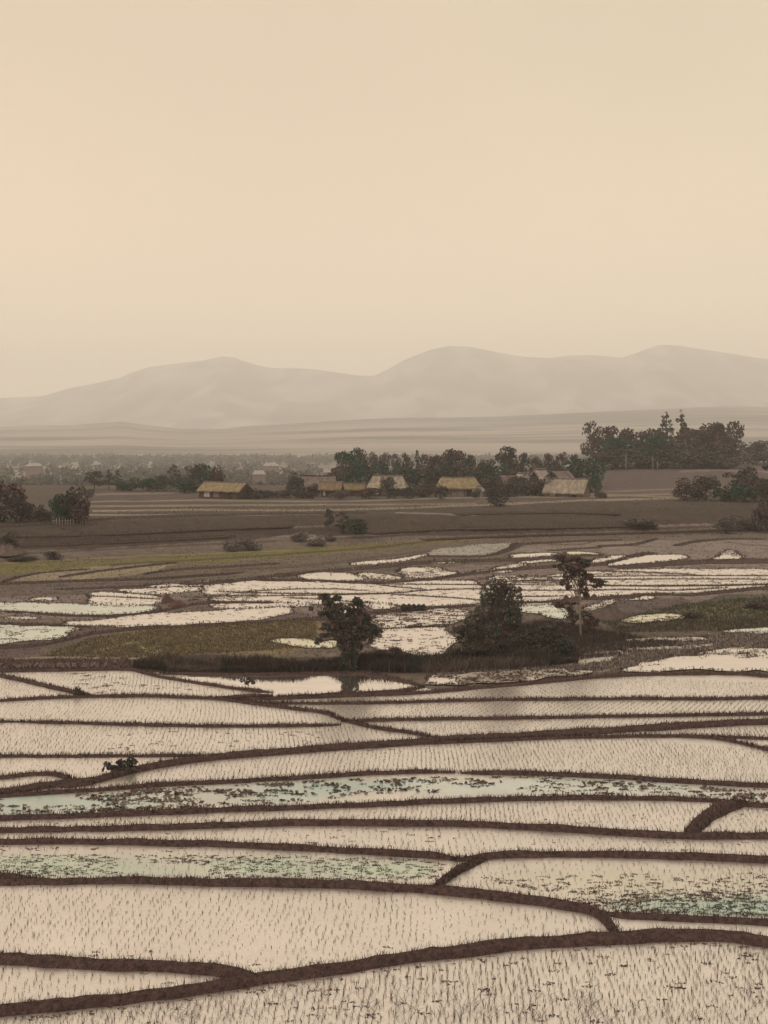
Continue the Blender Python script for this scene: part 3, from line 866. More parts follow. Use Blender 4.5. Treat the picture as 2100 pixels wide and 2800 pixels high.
# ------------------------------------------------------------------ blades, tufts, weeds
def blades(name, P, H, W, color, spread=0.35, lab=None, kind='stuff', cvar=0.35, lean=None):
    """P: Nx3 roots; one tapering bent blade (two quads' worth in one quad strip) per root"""
    n = len(P)
    P = np.asarray(P, float)
    yaw = RNG.uniform(0, 2 * np.pi, n)
    ln = RNG.uniform(0, spread, n) * H if lean is None else lean
    la = RNG.uniform(0, 2 * np.pi, n)
    dx, dy = np.cos(yaw) * W / 2, np.sin(yaw) * W / 2
    V = np.zeros((n, 6, 3))
    for j, (t, wf) in enumerate(((0, 1.0), (0.55, 0.8), (1.0, 0.18))):
        cx = P[:, 0] + np.cos(la) * ln * t * t
        cy = P[:, 1] + np.sin(la) * ln * t * t
        cz = P[:, 2] + H * t
        V[:, 2 * j] = np.stack([cx - dx * wf, cy - dy * wf, cz], 1)
        V[:, 2 * j + 1] = np.stack([cx + dx * wf, cy + dy * wf, cz], 1)
    b = np.arange(n)[:, None] * 6
    f = np.concatenate([b + np.array([[0, 1, 3, 2]]), b + np.array([[2, 3, 5, 4]])], 0)
    color = np.asarray(color, float)
    if color.ndim == 1: color = np.tile(color, (n, 1))
    color = color * RNG.uniform(1 - cvar, 1 + cvar, (n, 1))
    return mesh_np(name, V.reshape(-1, 3), f, M_BLADE, colors=np.concatenate([color, color], 0))


def leaf_quads(P, S, C, name, mat, aspect=1.6, flat=0.0, smooth=False):
    """randomly turned pointed leaves (rhombs) at P with size S, colour C"""
    n = len(P)
    a = RNG.normal(size=(n, 3))
    if flat: a[:, 2] *= (1 - flat)
    a /= np.linalg.norm(a, axis=1)[:, None] + 1e-9
    b = RNG.normal(size=(n, 3))
    if flat: b[:, 2] *= (1 - flat)
    b -= a * (a * b).sum(1)[:, None]
    b /= np.linalg.norm(b, axis=1)[:, None] + 1e-9
    S = np.asarray(S)[:, None]
    V = np.stack([P - a * S * aspect / 2, P - b * S / 2 + a * S * 0.1, P + a * S * aspect / 2, P + b * S / 2 + a * S * 0.1], 1)
    f = np.arange(n * 4).reshape(n, 4)
    return mesh_np(name, V.reshape(-1, 3), f, mat, colors=C, smooth=smooth)


# grass along the dikes
gp, gh, gc = [], [], []
for di, (lx, ly, w, h, nor, gz) in enumerate(dike_lines):
    n = len(lx)
    near_ = di < n_near
    for k in range(n):
        d = ly[k]
        m = 26 if near_ and d < 75 else 12
        for _ in range(m):
            a = RNG.normal(0.10, 0.30)
            if RNG.random() < 0.45: a = RNG.choice([-0.52, 0.5, 0.42]) + RNG.normal(0, .06)
            jj = RNG.uniform(-0.18, 0.18)
            x = lx[k] + nor[k, 0] * a * w[k] + jj
            y = ly[k] + nor[k, 1] * a * w[k]
            zt = gz[k] + h[k] * max(0, 1 - (abs(a) / 0.5) ** 2.2) - 0.03
            gp.append((x, y, zt))
            tall = RNG.random() < 0.06
            gh.append(RNG.uniform(0.06, 0.21) * (1.7 if tall else 1) + 0.03)
            gc.append(((60, 44, 35), (78, 60, 49), (112, 94, 76))[int(RNG.choice(3, p=[.45, .37, .18]))])
        if near_ and d < 110:          # a close fringe along both edges
            for _ in range(18 if d < 60 else 10):
                a = RNG.uniform(0.30, 0.52) if RNG.random() < .72 else RNG.uniform(-.54, -.44)
                jj = RNG.uniform(-0.18, 0.18)
                clump = noise2(np.array([(lx[k] + jj) * 1.7]), np.array([ly[k] * 1.7]), 260 + di)[0]
                if RNG.random() > clump * 1.5: continue
                gp.append((lx[k] + nor[k, 0] * a * w[k] + jj, ly[k] + nor[k, 1] * a * w[k], gz[k] + h[k] * max(0, 1 - (abs(a) / 0.5) ** 2.2) - 0.03))
                gh.append(RNG.uniform(0.08, 0.15) + 0.14 * clump)
                gc.append((66, 49, 38) if RNG.random() < 0.7 else (84, 68, 52))
gp, gh = np.array(gp), np.array(gh)
gcol = np.array([alb(*c) for c in gc])
me = blades('dike_grass', gp, gh, np.clip(gp[:, 1] * 0.0005, 0.018, 0.06), gcol, 0.7)
tag(link('dike_grass', me), 'short dark grass growing along the paddy dikes', 'grass', None, 'stuff')

# ------------------------------------------------------------------ young rice in rows
NO_RICE = [ALGAE[0][0], [(1100, 2128), (1500, 2120), (2400, 2165), (2400, 2205), (2100, 2195), (1990, 2185), (1700, 2172), (1250, 2182), (1100, 2165)],
           [(1140, 1880), (1160, 1850), (1700, 1800), (2500, 1780), (2500, 1850), (1650, 1846), (1200, 1885)],
           [(600, 1846), (1000, 1838), (1150, 1878), (1050, 1893), (720, 1905), (600, 1870)]]
BLOCKS = [   # rows differ from field to field: (polygon, row spacing, plant spacing, turn, height, skip)
    ([(-900, 2800), (0, 2775), (700, 2690), (1250, 2610), (1900, 2570), (2150, 2580), (2900, 2700), (2900, 3400), (-900, 3400)], 0.20, 0.13, 0.0, 0.18, 0.20),
    ([(-900, 2640), (0, 2640), (560, 2655), (600, 2690), (0, 2750), (-900, 2860)], 0.24, 0.2, 0.1, 0.14, 0.35),
    ([(-900, 2415), (600, 2415), (1200, 2436), (1600, 2490), (1690, 2560), (1240, 2590), (730, 2665), (560, 2640), (-900, 2600)], 0.24, 0.20, -0.12, 0.13, 0.42),
    ([(1180, 2420), (1300, 2355), (1500, 2345), (2900, 2380), (2900, 2540), (1700, 2510)], 0.24, 0.20, 0.08, 0.13, 0.42),
    ([(-900, 2305), (600, 2318), (1250, 2350), (1180, 2420), (600, 2405), (-900, 2400)], 0.26, 0.24, 0.05, 0.12, 0.45),
    ([(-900, 2270), (600, 2262), (1050, 2258), (2900, 2300), (2900, 2400), (1500, 2330), (1260, 2345), (600, 2305), (-900, 2290)], 0.25, 0.22, 0.04, 0.12, 0.35),
    ([(-900, 2250), (600, 2218), (1500, 2188), (2900, 2230), (2900, 2290), (1500, 2260), (600, 2250), (-900, 2265)], 0.22, 0.19, -0.08, 0.14, 0.22),
    ([(-900, 2220), (0, 2170), (400, 2100), (1050, 2040), (1600, 2015), (2900, 2110), (2900, 2170), (1700, 2118), (1200, 2106), (400, 2145)], 0.23, 0.19, 0.03, 0.14, 0.22),
    ([(-900, 2140), (0, 2066), (560, 2060), (230, 2135)], 0.25, 0.24, 0.0, 0.11, 0.45),
    ([(-900, 1975), (500, 1986), (930, 1980), (1200, 2018), (560, 2068), (-900, 2066)], 0.24, 0.2, 0.02, 0.13, 0.28),
    ([(-900, 1945), (400, 1905), (700, 1925), (930, 1966), (930, 1980), (500, 1984), (-900, 1970)], 0.24, 0.21, 0.03, 0.11, 0.32),
    ([(-900, 1840), (350, 1832), (700, 1890), (640, 1912), (400, 1900), (-900, 1935)], 0.25, 0.24, 0.05, 0.12, 0.40),
    ([(940, 1974), (2900, 1945), (2900, 1960), (2100, 1972), (1500, 2005), (1200, 2018)], 0.26, 0.17, -0.35, 0.13, 0.2),
    ([(700, 1923), (1400, 1914), (2900, 1908), (2900, 1945), (1200, 1962), (940, 1968)], 0.34, 0.13, -0.42, 0.13, 0.12),
    ([(700, 1915), (1200, 1892), (1650, 1850), (2900, 1900), (2900, 1907), (1400, 1911), (900, 1921)], 0.34, 0.16, 0.30, 0.12, 0.2),
    ([(1500, 2008), (2900, 1960), (2900, 2040), (2000, 2022), (1850, 2010)], 0.22, 0.18, 0, 0.18, 0.1),
]
rice_xyz, rice_h = [], []
for bi, (pts, rs_, ps, turn, hh, skip) in enumerate(BLOCKS):
    gpt = np.array([((px - CX) / F * (CAMZ * F / (py - HY)), CAMZ * F / (py - HY)) for px, py in pts])
    cx, cy = np.clip(gpt[:, 0], -45, 45).mean(), gpt[:, 1].mean()
    ang = turn + math.atan2(-cx * 0.3, cy)
    R = max(gpt[:, 1].max() - gpt[:, 1].min(), 110)
    r = np.arange(-R / 2, R / 2, rs_)
    q = np.arange(-60, 60, ps)
    RR, QQ = np.meshgrid(r, q, indexing='ij')
    RR = RR + 0.10 * np.sin(QQ * 0.45 + RR * 0.3) + 0.25 * (noise2(RR * 0.12, QQ * 0.12, 100 + bi) - 0.5) * 2 + RNG.normal(0, 0.028, RR.shape)
    QQ = QQ + RNG.normal(0, 0.06, QQ.shape)
    x = cx + RR * math.cos(ang) - QQ * math.sin(ang)
    y = cy + RR * math.sin(ang) + QQ * math.cos(ang)
    x, y = x.ravel(), y.ravel()
    k = (y > 30.5) & (y < 95)
    x, y = x[k], y[k]
    px, py = CX + x / y * F, HY + CAMZ * F / y
    k = poly_mask(px, py, pts) & ~on_dike(x, y) & (px > -230) & (px < 2330)
    pat = noise2(x * 0.3, y * 0.25, 140 + bi)
    k &= RNG.random(len(x)) > skip * (0.35 + 1.3 * pat)
    for nr in NO_RICE: k &= ~poly_mask(px, py, nr)
    rice_xyz.append(np.stack([x[k], y[k], np.full(k.sum(), -0.02)], 1))
    rice_h.append(RNG.uniform(0.55, 1.3, k.sum()) * hh * (0.75 + 0.5 * noise2(x[k] * 0.4, y[k] * 0.3, 170 + bi)))
RX = np.concatenate(rice_xyz)
RH = np.concatenate(rice_h)
# the 300 plants that show largest stand as plants of their own
ppx = CX + RX[:, 0] / RX[:, 1] * F
ppy = HY + CAMZ * F / RX[:, 1]
inframe = (ppx > 8) & (ppx < 2092) & (ppy < 2792)
order = np.argsort(np.where(inframe, RX[:, 1] / RH ** 0.3, 1e9))[:300]
RICE_COL = np.array(alb(80, 66, 54))


def seedling_mesh():
    n = 5
    P = np.zeros((n, 3))
    P[:, :2] = RNG.normal(0, 0.010, (n, 2))
    return blades('rice_seedling', P, RNG.uniform(0.7, 1.1, n), np.full(n, 0.013), RICE_COL, 0.5)


seed_me = [seedling_mesh() for _ in range(6)]
for q, i in enumerate(order):
    o = bpy.data.objects.new('rice_seedling', seed_me[q % 6])
    COL.objects.link(o)
    o.location = RX[i]
    o.rotation_euler = (0, 0, random.uniform(0, 6.28))
    o.scale = (1, 1, RH[i])
    tag(o, 'young rice seedling standing in the flooded paddy below the broadest dike', 'rice plant', 'rice seedlings in the nearest flooded paddy')
rest = np.ones(len(RX), bool)
rest[order] = False
RX, RH = RX[rest], RH[rest]
nb = 3
P = np.repeat(RX, nb, 0)
P[:, :2] += RNG.normal(0, 0.014, (len(P), 2))
me = blades('rice_seedlings', P, np.repeat(RH, nb) * RNG.uniform(0.7, 1.1, len(P)), np.full(len(P), 0.0125), RICE_COL, 0.5)
tag(link('rice_seedlings', me), 'rows of young rice seedlings in the flooded paddies', 'rice', None, 'stuff')

# ------------------------------------------------------------------ floating weeds
def near_weeds(pts, n, size, thr, seed, ysize=0.6):
    pts = np.asarray(pts, float)
    px = RNG.uniform(max(-200, pts[:, 0].min()), min(2300, pts[:, 0].max()), n)
    py = RNG.uniform(pts[:, 1].min(), pts[:, 1].max(), n)
    k = poly_mask(px, py, pts)
    y = CAMZ * F / (py - HY)
    x = (px - CX) / F * y
    k &= ~on_dike(x, y) & (noise2(x * 0.5, y * 0.45, seed) > thr)
    for a, b in zip(x[k], y[k]):
        weed_pts.append((a, b, 0.0, size * RNG.uniform(0.5, 1.5)))


near_weeds(ALGAE[0][0], 760, 0.26, 0.2, 201)
near_weeds(ALGAE[0][0], 240, 0.55, 0.30, 211)
near_weeds(NO_RICE[1], 420, 0.26, 0.25, 202)
near_weeds(NO_RICE[1], 160, 0.5, 0.4, 212)
near_weeds(ALGAE[2][0], 1300, 0.12, 0.14, 203)
near_weeds([(1300, 2400), (1700, 2390), (2300, 2380), (2300, 2460), (1620, 2470)], 420, 0.14, 0.25, 204)
near_weeds([(1500, 2462), (1800, 2440), (2300, 2430), (2300, 2510), (1760, 2500), (1640, 2485)], 850, 0.14, 0.15, 205)
near_weeds([(0, 2600), (2100, 2570), (2100, 2800), (0, 2800)], 170, 0.14, 0.3, 206)
near_weeds([(0, 2250), (2100, 2200), (2100, 2330), (0, 2300)], 120, 0.12, 0.3, 207)
near_weeds([(0, 2330), (800, 2330), (1000, 2300), (0, 2300)], 60, 0.14, 0.3, 208)
near_weeds([(300, 2000), (1100, 2000), (1100, 2060), (300, 2060)], 160, 0.14, 0.35, 209)
near_weeds([(200, 1838), (600, 1870), (600, 1905), (200, 1895)], 120, 0.22, 0.4, 210)
ml = dike_lines[27]                                     # small clumps strung along the water's edge of the broadest dike
for k in range(0, len(ml[0]), 1):
    if RNG.random() < 0.55:
        wv = ml[2][k] * 0.5 + RNG.uniform(0.12, 0.45)
        sg = -1 if ml[4][k, 1] > 0 else 1
        weed_pts.append((ml[0][k] + sg * ml[4][k, 0] * wv, ml[1][k] + sg * ml[4][k, 1] * wv, 0.0, RNG.uniform(0.08, 0.2)))
W = np.array(weed_pts)
per = 12
n = len(W)
off = RNG.normal(0, 1, (n, per, 3))
base = W[:, None, :3] + off * (W[:, 3][:, None, None] * np.array([0.55, 0.22, 0.0]))
base[..., 2] += np.abs(RNG.normal(0.02, 0.05, (n, per))) * np.clip(W[:, 3], 0.2, 0.6)[:, None] * 0.9
c0 = np.array([alb(104, 82, 70), alb(92, 78, 62), alb(122, 106, 82)])[RNG.choice(3, n, p=[.55, .3, .15])]
C = np.repeat(c0, per, 0) * RNG.uniform(0.7, 1.3, (n * per, 1))
S = (np.clip(W[:, 3], 0.12, 0.6)[:, None] * RNG.uniform(0.16, 0.36, (n, per))).ravel()
me = leaf_quads(base.reshape(-1, 3), S, C, 'water_weeds', M_LEAF, aspect=1.8, flat=0.7)
tag(link('water_weeds', me), 'dark weeds floating in patches on the paddy water', 'weeds', None, 'stuff')

# ------------------------------------------------------------------ tufts and stubble over the dry ground, tall grass on the bank
def scatter_px(n, pts):
    pts = np.asarray(pts, float)
    px = RNG.uniform(pts[:, 0].min(), pts[:, 0].max(), n * 3)
    py = RNG.uniform(pts[:, 1].min(), pts[:, 1].max(), n * 3)
    k = poly_mask(px, py, pts)
    return px[k][:n], py[k][:n]


def flat_pts(px, py):
    y = CAMZ * F / (py - HY)
    x = (px - CX) / F * y
    return x, y, zsurf(x, y)


pond_px = [np.asarray(p[0], float) for p in PONDS]


def off_ponds(px, py):
    k = np.ones(len(px), bool)
    for p in pond_px: k &= ~poly_mask(px, py, p)
    return k


tp, th, tc = [], [], []


def tufts(pts, n, h, cols, ponds=True):
    px, py = scatter_px(n, pts)
    if ponds:
        k = off_ponds(px, py)
        px, py = px[k], py[k]
    x, y, z = flat_pts(px, py)
    m = 3
    for j in range(m):
        tp.append(np.stack([x + RNG.normal(0, .07, len(x)), y + RNG.normal(0, .07, len(x)), z - 0.02], 1))
        th.append(RNG.uniform(0.5, 1.3, len(x)) * h)
        tc.append(np.array([alb(*c) for c in cols])[RNG.integers(0, len(cols), len(x))])


BRN = [(96, 80, 68), (84, 70, 58), (120, 104, 88)]
tufts([(-150, 1560), (600, 1530), (1250, 1480), (2250, 1480), (2250, 1840), (1500, 1850), (-150, 1830)], 16000, 0.13, BRN)
tufts([(110, 1795), (250, 1745), (480, 1714), (860, 1692), (870, 1770), (560, 1788), (350, 1800)], 9000, 0.16, [(124, 108, 72), (104, 88, 62), (150, 134, 92), (92, 76, 60)])
tufts([(1480, 1800), (1700, 1755), (2250, 1715), (2250, 1780), (1800, 1800), (1640, 1836), (1250, 1842)], 9000, 0.22, [(178, 160, 138), (150, 132, 112), (92, 76, 62), (82, 68, 56)])
tufts([(1640, 1700), (1850, 1655), (2250, 1615), (2250, 1720), (1700, 1730)], 5000, 0.22, [(84, 80, 58), (100, 94, 62), (76, 62, 50)])
tufts([(1290, 1800), (1300, 1730), (1500, 1700), (1720, 1740), (1860, 1765), (1640, 1800), (1500, 1822)], 6000, 0.38, [(74, 58, 48), (66, 62, 48), (90, 70, 58)])
tufts([(-150, 1805), (350, 1802), (370, 1832), (-150, 1836)], 1800, 0.2, [(120, 98, 84), (92, 74, 64)])
fr = np.array(fringe)
for j in range(3):
    tp.append(fr[:, :3] + RNG.normal(0, .06, (len(fr), 3)) * [1, 1, 0])
    th.append(fr[:, 3])
    tc.append(np.tile(np.array(alb(78, 64, 54)), (len(fr), 1)))
tp, th, tc = np.concatenate(tp), np.concatenate(th), np.concatenate(tc)
me = blades('field_grass', tp, th, np.clip(tp[:, 1] * 0.0005, .03, .08), tc, 0.8)
tag(link('field_grass', me), 'low tufts and stubble over the brown fields between the ponds', 'grass', None, 'stuff')

# scrubby grass on the slope below the village
tp, th, tc = [], [], []
px = RNG.uniform(-150, 2250, 16000)
sx = (px - CX) / F
d = 157 + 0.028 * px + RNG.uniform(-6, 60, len(px)) ** 1.0
x = sx * d
z = zsurf(x, d)
k = noise2(x * 0.12, d * 0.1, 230) > 0.42
tp = np.stack([x, d, z - 0.03], 1)[k]
me = blades('slope_grass', tp, RNG.uniform(0.1, 0.3, len(tp)), RNG.uniform(0.06, 0.14, len(tp)), np.array([alb(104, 88, 74), alb(116, 102, 80), alb(92, 78, 66)])[RNG.integers(0, 3, len(tp))], 0.8)
tag(link('slope_grass', me), 'rough brown grass on the slope below the village', 'grass', None, 'stuff')

# the bank of tall grass behind the pond
bank_line = np.array([(365, 1842), (480, 1843), (620, 1846), (800, 1844), (1000, 1836), (1100, 1840), (1240, 1838), (1380, 1836), (1500, 1826), (1580, 1812)], float)
bank_top = np.array([(365, 1806), (420, 1796), (560, 1800), (700, 1808), (860, 1802), (1000, 1796), (1110, 1800), (1170, 1798), (1240, 1776), (1380, 1786), (1500, 1796), (1580, 1806)], float)
n = 26000
px = RNG.uniform(365, 1580, n)
t = RNG.random(n)
yb = np.interp(px, bank_line[:, 0], bank_line[:, 1])
yt = np.interp(px, bank_top[:, 0], bank_top[:, 1])
py = yb + (yt + 12 - yb) * t
x, y, z = flat_pts(px, np.minimum(py, np.interp(px, BND[:, 0], BND[:, 1]) - 6))
H = (0.10 + 0.75 * noise2(x * 0.45, y * 0.5, 240) ** 1.3 + 0.15 * noise2(x * 2.0, y * 2.0, 244)) * RNG.uniform(0.6, 1.3, n)
cn = noise2(x * 0.22, y * 0.3, 241)
cols = np.array([alb(66, 52, 43), alb(56, 58, 43), alb(104, 86, 72)])
ci = np.where(cn < 0.42, 0, np.where(cn < 0.6, 1, 2))
ci = np.where(RNG.random(n) < 0.3, RNG.integers(0, 3, n), ci)
me = blades('bank_grass', np.stack([x, y, z - 0.03], 1), H, np.full(n, 0.055), cols[ci], 0.6)
tag(link('bank_grass', me), 'dark tall grass on the bank behind the mirror pond', 'grass', None, 'stuff')

# ------------------------------------------------------------------ trees and bushes
TINTS = {
    'rust': [albl(84, 60, 52), albl(72, 56, 46), albl(60, 52, 43)],
    'green': [albl(36, 64, 45), albl(46, 62, 45), albl(60, 54, 43)],
    'dark': [albl(62, 51, 43), albl(70, 57, 48), albl(52, 57, 45)],
    'mix': [albl(82, 63, 54), albl(46, 64, 47), albl(66, 55, 46)],
    'pale': [albl(116, 100, 86), albl(104, 88, 75), albl(92, 80, 68)],
    'grey': [albl(92, 78, 70), albl(82, 68, 60), albl(74, 66, 58)],
}


def crown_points(blobs, n, seed, carve=0.36, cs=None, shell=0.5):
    vol = np.array([b[3] * b[4] * b[5] for b in blobs]) ** 0.62
    vol /= vol.sum()
    out = []
    for b, v in zip(blobs, vol):
        m = int(n * v * 1.7) + 4
        u = RNG.normal(size=(m, 3))
        u /= np.linalg.norm(u, axis=1)[:, None]
        r = RNG.random(m) ** (1 / 3)
        r = np.where(RNG.random(m) < shell, 0.78 + 0.26 * RNG.random(m), r)
        out.append(np.array(b[:3]) + u * r[:, None] * np.array(b[3:6]))
    P = np.concatenate(out)
    sc = cs or 1.6 / np.mean([b[3] for b in blobs])
    k = noise3(P * sc + seed * 3.1, seed) > carve
    return P[k]


def crown_mesh(name, blobs, n, size, tint, seed, carve=0.36, aspect=1.6, flat=0.0, cscale=0.9, unit=False):
    P = crown_points(blobs, n, seed, carve)
    if unit:
        P[:, :2] *= 0.5 / np.percentile(np.abs(P[:, 0]), 98)
        P[:, 2] *= 0.985 / np.percentile(P[:, 2], 99.5)
    T = np.array(TINTS[tint])
    q = noise3(P * (cscale / np.mean([b[3] for b in blobs])) + 11.7, seed + 5) + RNG.normal(0, 0.10, len(P))
    ci = np.where(q < 0.43, 0, np.where(q < 0.57, 1, 2))
    C = T[ci] * RNG.uniform(0.78, 1.22, (len(P), 1))
    return leaf_quads(P, RNG.uniform(0.6, 1.35, len(P)) * size, C, name, M_LEAF, aspect, flat)


def limb_mesh(name, base_r, top, blobs, mat, stems=1, seed=0, n=7):
    rd = random.Random(seed)
    mb = MB()
    for s in range(stems):
        bx, by = (rd.uniform(-1, 1) * base_r * stems * 0.6, rd.uniform(-1, 1) * base_r * stems * 0.5) if stems > 1 else (0, 0)
        tx, ty, tz = top[0] + rd.uniform(-1, 1) * base_r * stems, top[1], top[2]
        mid = (bx * .6 + tx * .4 + rd.uniform(-1, 1) * base_r, by, tz * .5)
        rr = base_r / (1 if stems == 1 else stems ** 0.5)
        mb.tube([(bx, by, -0.1 * tz), (bx * .95, by, tz * .08), mid, (tx, ty, tz)], [rr * 1.35, rr, rr * .8, rr * .45], n)
    for b in blobs:
        a = (top[0] * .7, top[1] * .7, top[2] * rd.uniform(.55, .85))
        c = (b[0] * .9, b[1] * .9, b[2])
        m = ((a[0] + c[0]) / 2 + rd.uniform(-.1, .1) * b[3], (a[1] + c[1]) / 2, a[2] * .35 + c[2] * .65)
        mb.tube([a, m, c], [base_r * .5, base_r * .32, base_r * .12], 5)
    return mb.mesh(name, mat, True)


def unit_blobs(shape, seed):
    rd = random.Random(seed * 13 + 5)
    B = []
    if shape == 'round':
        for k in range(9):
            a, r = rd.uniform(0, 6.28), rd.uniform(.08, .32)
            s = rd.uniform(.12, .22)
            B.append((r * math.cos(a), r * math.sin(a), rd.uniform(.34, .86), s, s, s * .72))
        B.append((0, 0, .55, .26, .26, .30))
        B.append((0.06, 0, .28, .2, .2, .14))
        th_ = .55
    elif shape == 'tall':
        for k in range(10):
            h = .28 + .066 * k
            r = .34 * (1 - abs(h - .5) * 1.25)
            a = rd.uniform(0, 6.28)
            s = rd.uniform(.11, .2)
            B.append((r * .6 * math.cos(a), r * .6 * math.sin(a), h, s, s, s * .6))
        B.append((0, 0, .55, .18, .18, .32))
        th_ = .8
    elif shape == 'open':
        for k in range(12):
            h = .2 + .07 * k
            a = rd.uniform(0, 6.28)
            r = rd.uniform(.1, .34)
            s = rd.uniform(.09, .16)
            B.append((r * math.cos(a), r * math.sin(a), min(h, .95), s * 1.25, s * 1.25, s * .45))
        th_ = .9
    elif shape == 'conifer':
        for k in range(9):
            h = .30 + .078 * k
            r = .34 * (1.05 - (h - .25) / .78)
            for j in range(3):
                a = rd.uniform(0, 6.28)
                B.append((r * .7 * math.cos(a), r * .7 * math.sin(a), h - .02, max(.05, r * .55), max(.05, r * .55), .035))
        B.append((0, 0, .95, .04, .04, .06))
        th_ = .96
    else:   # bush
        for k in range(8):
            a, r = rd.uniform(0, 6.28), rd.uniform(.12, .36)
            s = rd.uniform(.14, .24)
            B.append((r * math.cos(a), r * math.sin(a), rd.uniform(.18, .74), s, s, s * .95))
        B.append((0, 0, .34, .38, .38, .34))
        th_ = .4
    return B, th_


_cache = {}


def unit_tree(shape, tint, var):
    key = (shape, tint, var)
    if key not in _cache:
        B, th_ = unit_blobs(shape, var + {'round': 0, 'tall': 20, 'open': 40, 'conifer': 60, 'bush': 80}[shape])
        n = {'round': 1350, 'tall': 1150, 'open': 1150, 'conifer': 900, 'bush': 800}[shape]
        sz = {'round': .050, 'tall': .046, 'open': .040, 'conifer': .034, 'bush': .062}[shape]
        cm = crown_mesh('crown', B, n, sz, tint, var * 7 + len(_cache), carve=.36 if shape != 'bush' else .28, unit=True)
        tm = limb_mesh('trunk', .028 if shape != 'bush' else .03, (0, 0, th_), B[:5], M_BARK if shape != 'open' else M_BARK, 1, var)
        _cache[key] = (cm, tm)
    return _cache[key]


def plant(name, label, cat, px, d, top, wpx, shape, tint, var=0, group=None, base_py=None, sink=0.0):
    """a tree or bush whose top shows at photo row `top`, standing at distance d"""
    x = (px - CX) / F * d
    zg = float(zsurf(np.array(x), np.array(float(d))))
    H = CAMZ + (HY - top) / F * d - zg + sink
    Wd = wpx / F * d
    cm, tm = unit_tree(shape, tint, var)
    r = empty(name, (x, d, zg - sink), random.uniform(0, 6.28))
    r.scale = (Wd, Wd, H)
    link('crown', cm, r)
    link('trunk', tm, r)
    tag(r, label, cat, group)
    return r


G1 = 'trees in the line behind the village'
TREELINE = [
    (948, 335, 1232, 70, 'round', 'green', 0, 'green-tinged rounded tree at the left end of the line behind the village'),
    (985, 345, 1224, 52, 'tall', 'grey', 0, 'tall greyish tree rising just right of the green-tinged end tree'),
    (1022, 350, 1236, 34, 'tall', 'grey', 1, 'slim pale tree, first of a thin row over the pale thatched roof'),
    (1052, 350, 1238, 34, 'tall', 'grey', 2, 'slim pale tree in the middle of the thin row over the pale roof'),
    (1082, 350, 1241, 32, 'tall', 'grey', 0, 'slim pale tree closing the thin row above the pale thatched roof'),
    (1112, 345, 1238, 34, 'tall', 'rust', 0, 'narrow russet tree just left of a black-topped spire tree'),
    (1141, 342, 1230, 34, 'conifer', 'dark', 0, 'slim dark spire tree standing alone above the treeline'),
    (1172, 345, 1244, 48, 'round', 'rust', 1, 'low russet tree between the dark spire and the broadest crown'),
    (1204, 345, 1246, 44, 'round', 'rust', 2, 'small russet tree tucked against the left of the broadest crown'),
    (1244, 340, 1230, 78, 'round', 'rust', 0, 'broadest russet crown in the middle of the treeline'),
    (1276, 340, 1241, 44, 'round', 'dark', 1, 'dark lobe-shaped tree leaning against the right of the broadest crown'),
    (1326, 345, 1256, 54, 'round', 'mix', 2, 'lowest tree of the line, in the dip beside the tall dense crown'),
    (1391, 335, 1222, 66, 'round', 'dark', 0, 'tall dense dark crown left of the low feathery trees'),
    (1432, 345, 1238, 34, 'tall', 'dark', 1, 'narrow dark tree touching the right side of the tall dense crown'),
    (1466, 345, 1246, 40, 'tall', 'mix', 2, 'feathery low tree, first of those between dense crown and grove'),
    (1500, 350, 1240, 40, 'tall', 'rust', 1, 'feathery russet tree halfway between dense crown and hilltop grove'),
    (1535, 350, 1237, 42, 'tall', 'rust', 2, 'highest of the feathery russet trees left of the hilltop grove'),
    (1572, 350, 1242, 44, 'tall', 'mix', 1, 'last feathery tree before the slender open tree of the grove'),
]
for (px, d, top, w, sh, ti, va, lab) in TREELINE:
    plant('tree', lab, 'tree', px, d, top, w, sh, ti, va, G1)
# the green lower wood under the treeline
G1b = 'low green trees along the foot of the treeline'
for (px, top, w, sh, ti, va, lab) in [
    (925, 1262, 60, 'bush', 'grey', 0, 'low hazy grey-green tree at the far left foot of the treeline'),
    (985, 1262, 80, 'bush', 'green', 1, 'wide dark green low tree just left of the pale thatched roof'),
    (1045, 1265, 80, 'bush', 'green', 2, 'dark green low tree directly over the pale thatched roof'),
    (1105, 1266, 80, 'bush', 'green', 0, 'dark green low tree over the right end of the pale roof'),
    (1165, 1268, 80, 'bush', 'mix', 1, 'brown-green low tree between the pale and the yellow thatched roofs'),
    (1225, 1266, 85, 'bush', 'green', 2, 'dark green low tree over the left end of the yellow hipped roof'),
    (1285, 1268, 80, 'bush', 'mix', 0, 'brown-green low tree over the right end of the yellow hipped roof'),
    (1345, 1270, 80, 'bush', 'green', 1, 'green low tree in the dip of the treeline'),
    (1405, 1264, 80, 'bush', 'mix', 2, 'brown low tree at the foot of the tall dense dark crown'),
    (1470, 1266, 85, 'bush', 'dark', 0, 'dark low tree above the small pale roofs'),
]:
    plant('tree', lab, 'tree', px, 318, top, w, sh, ti, va, G1b)

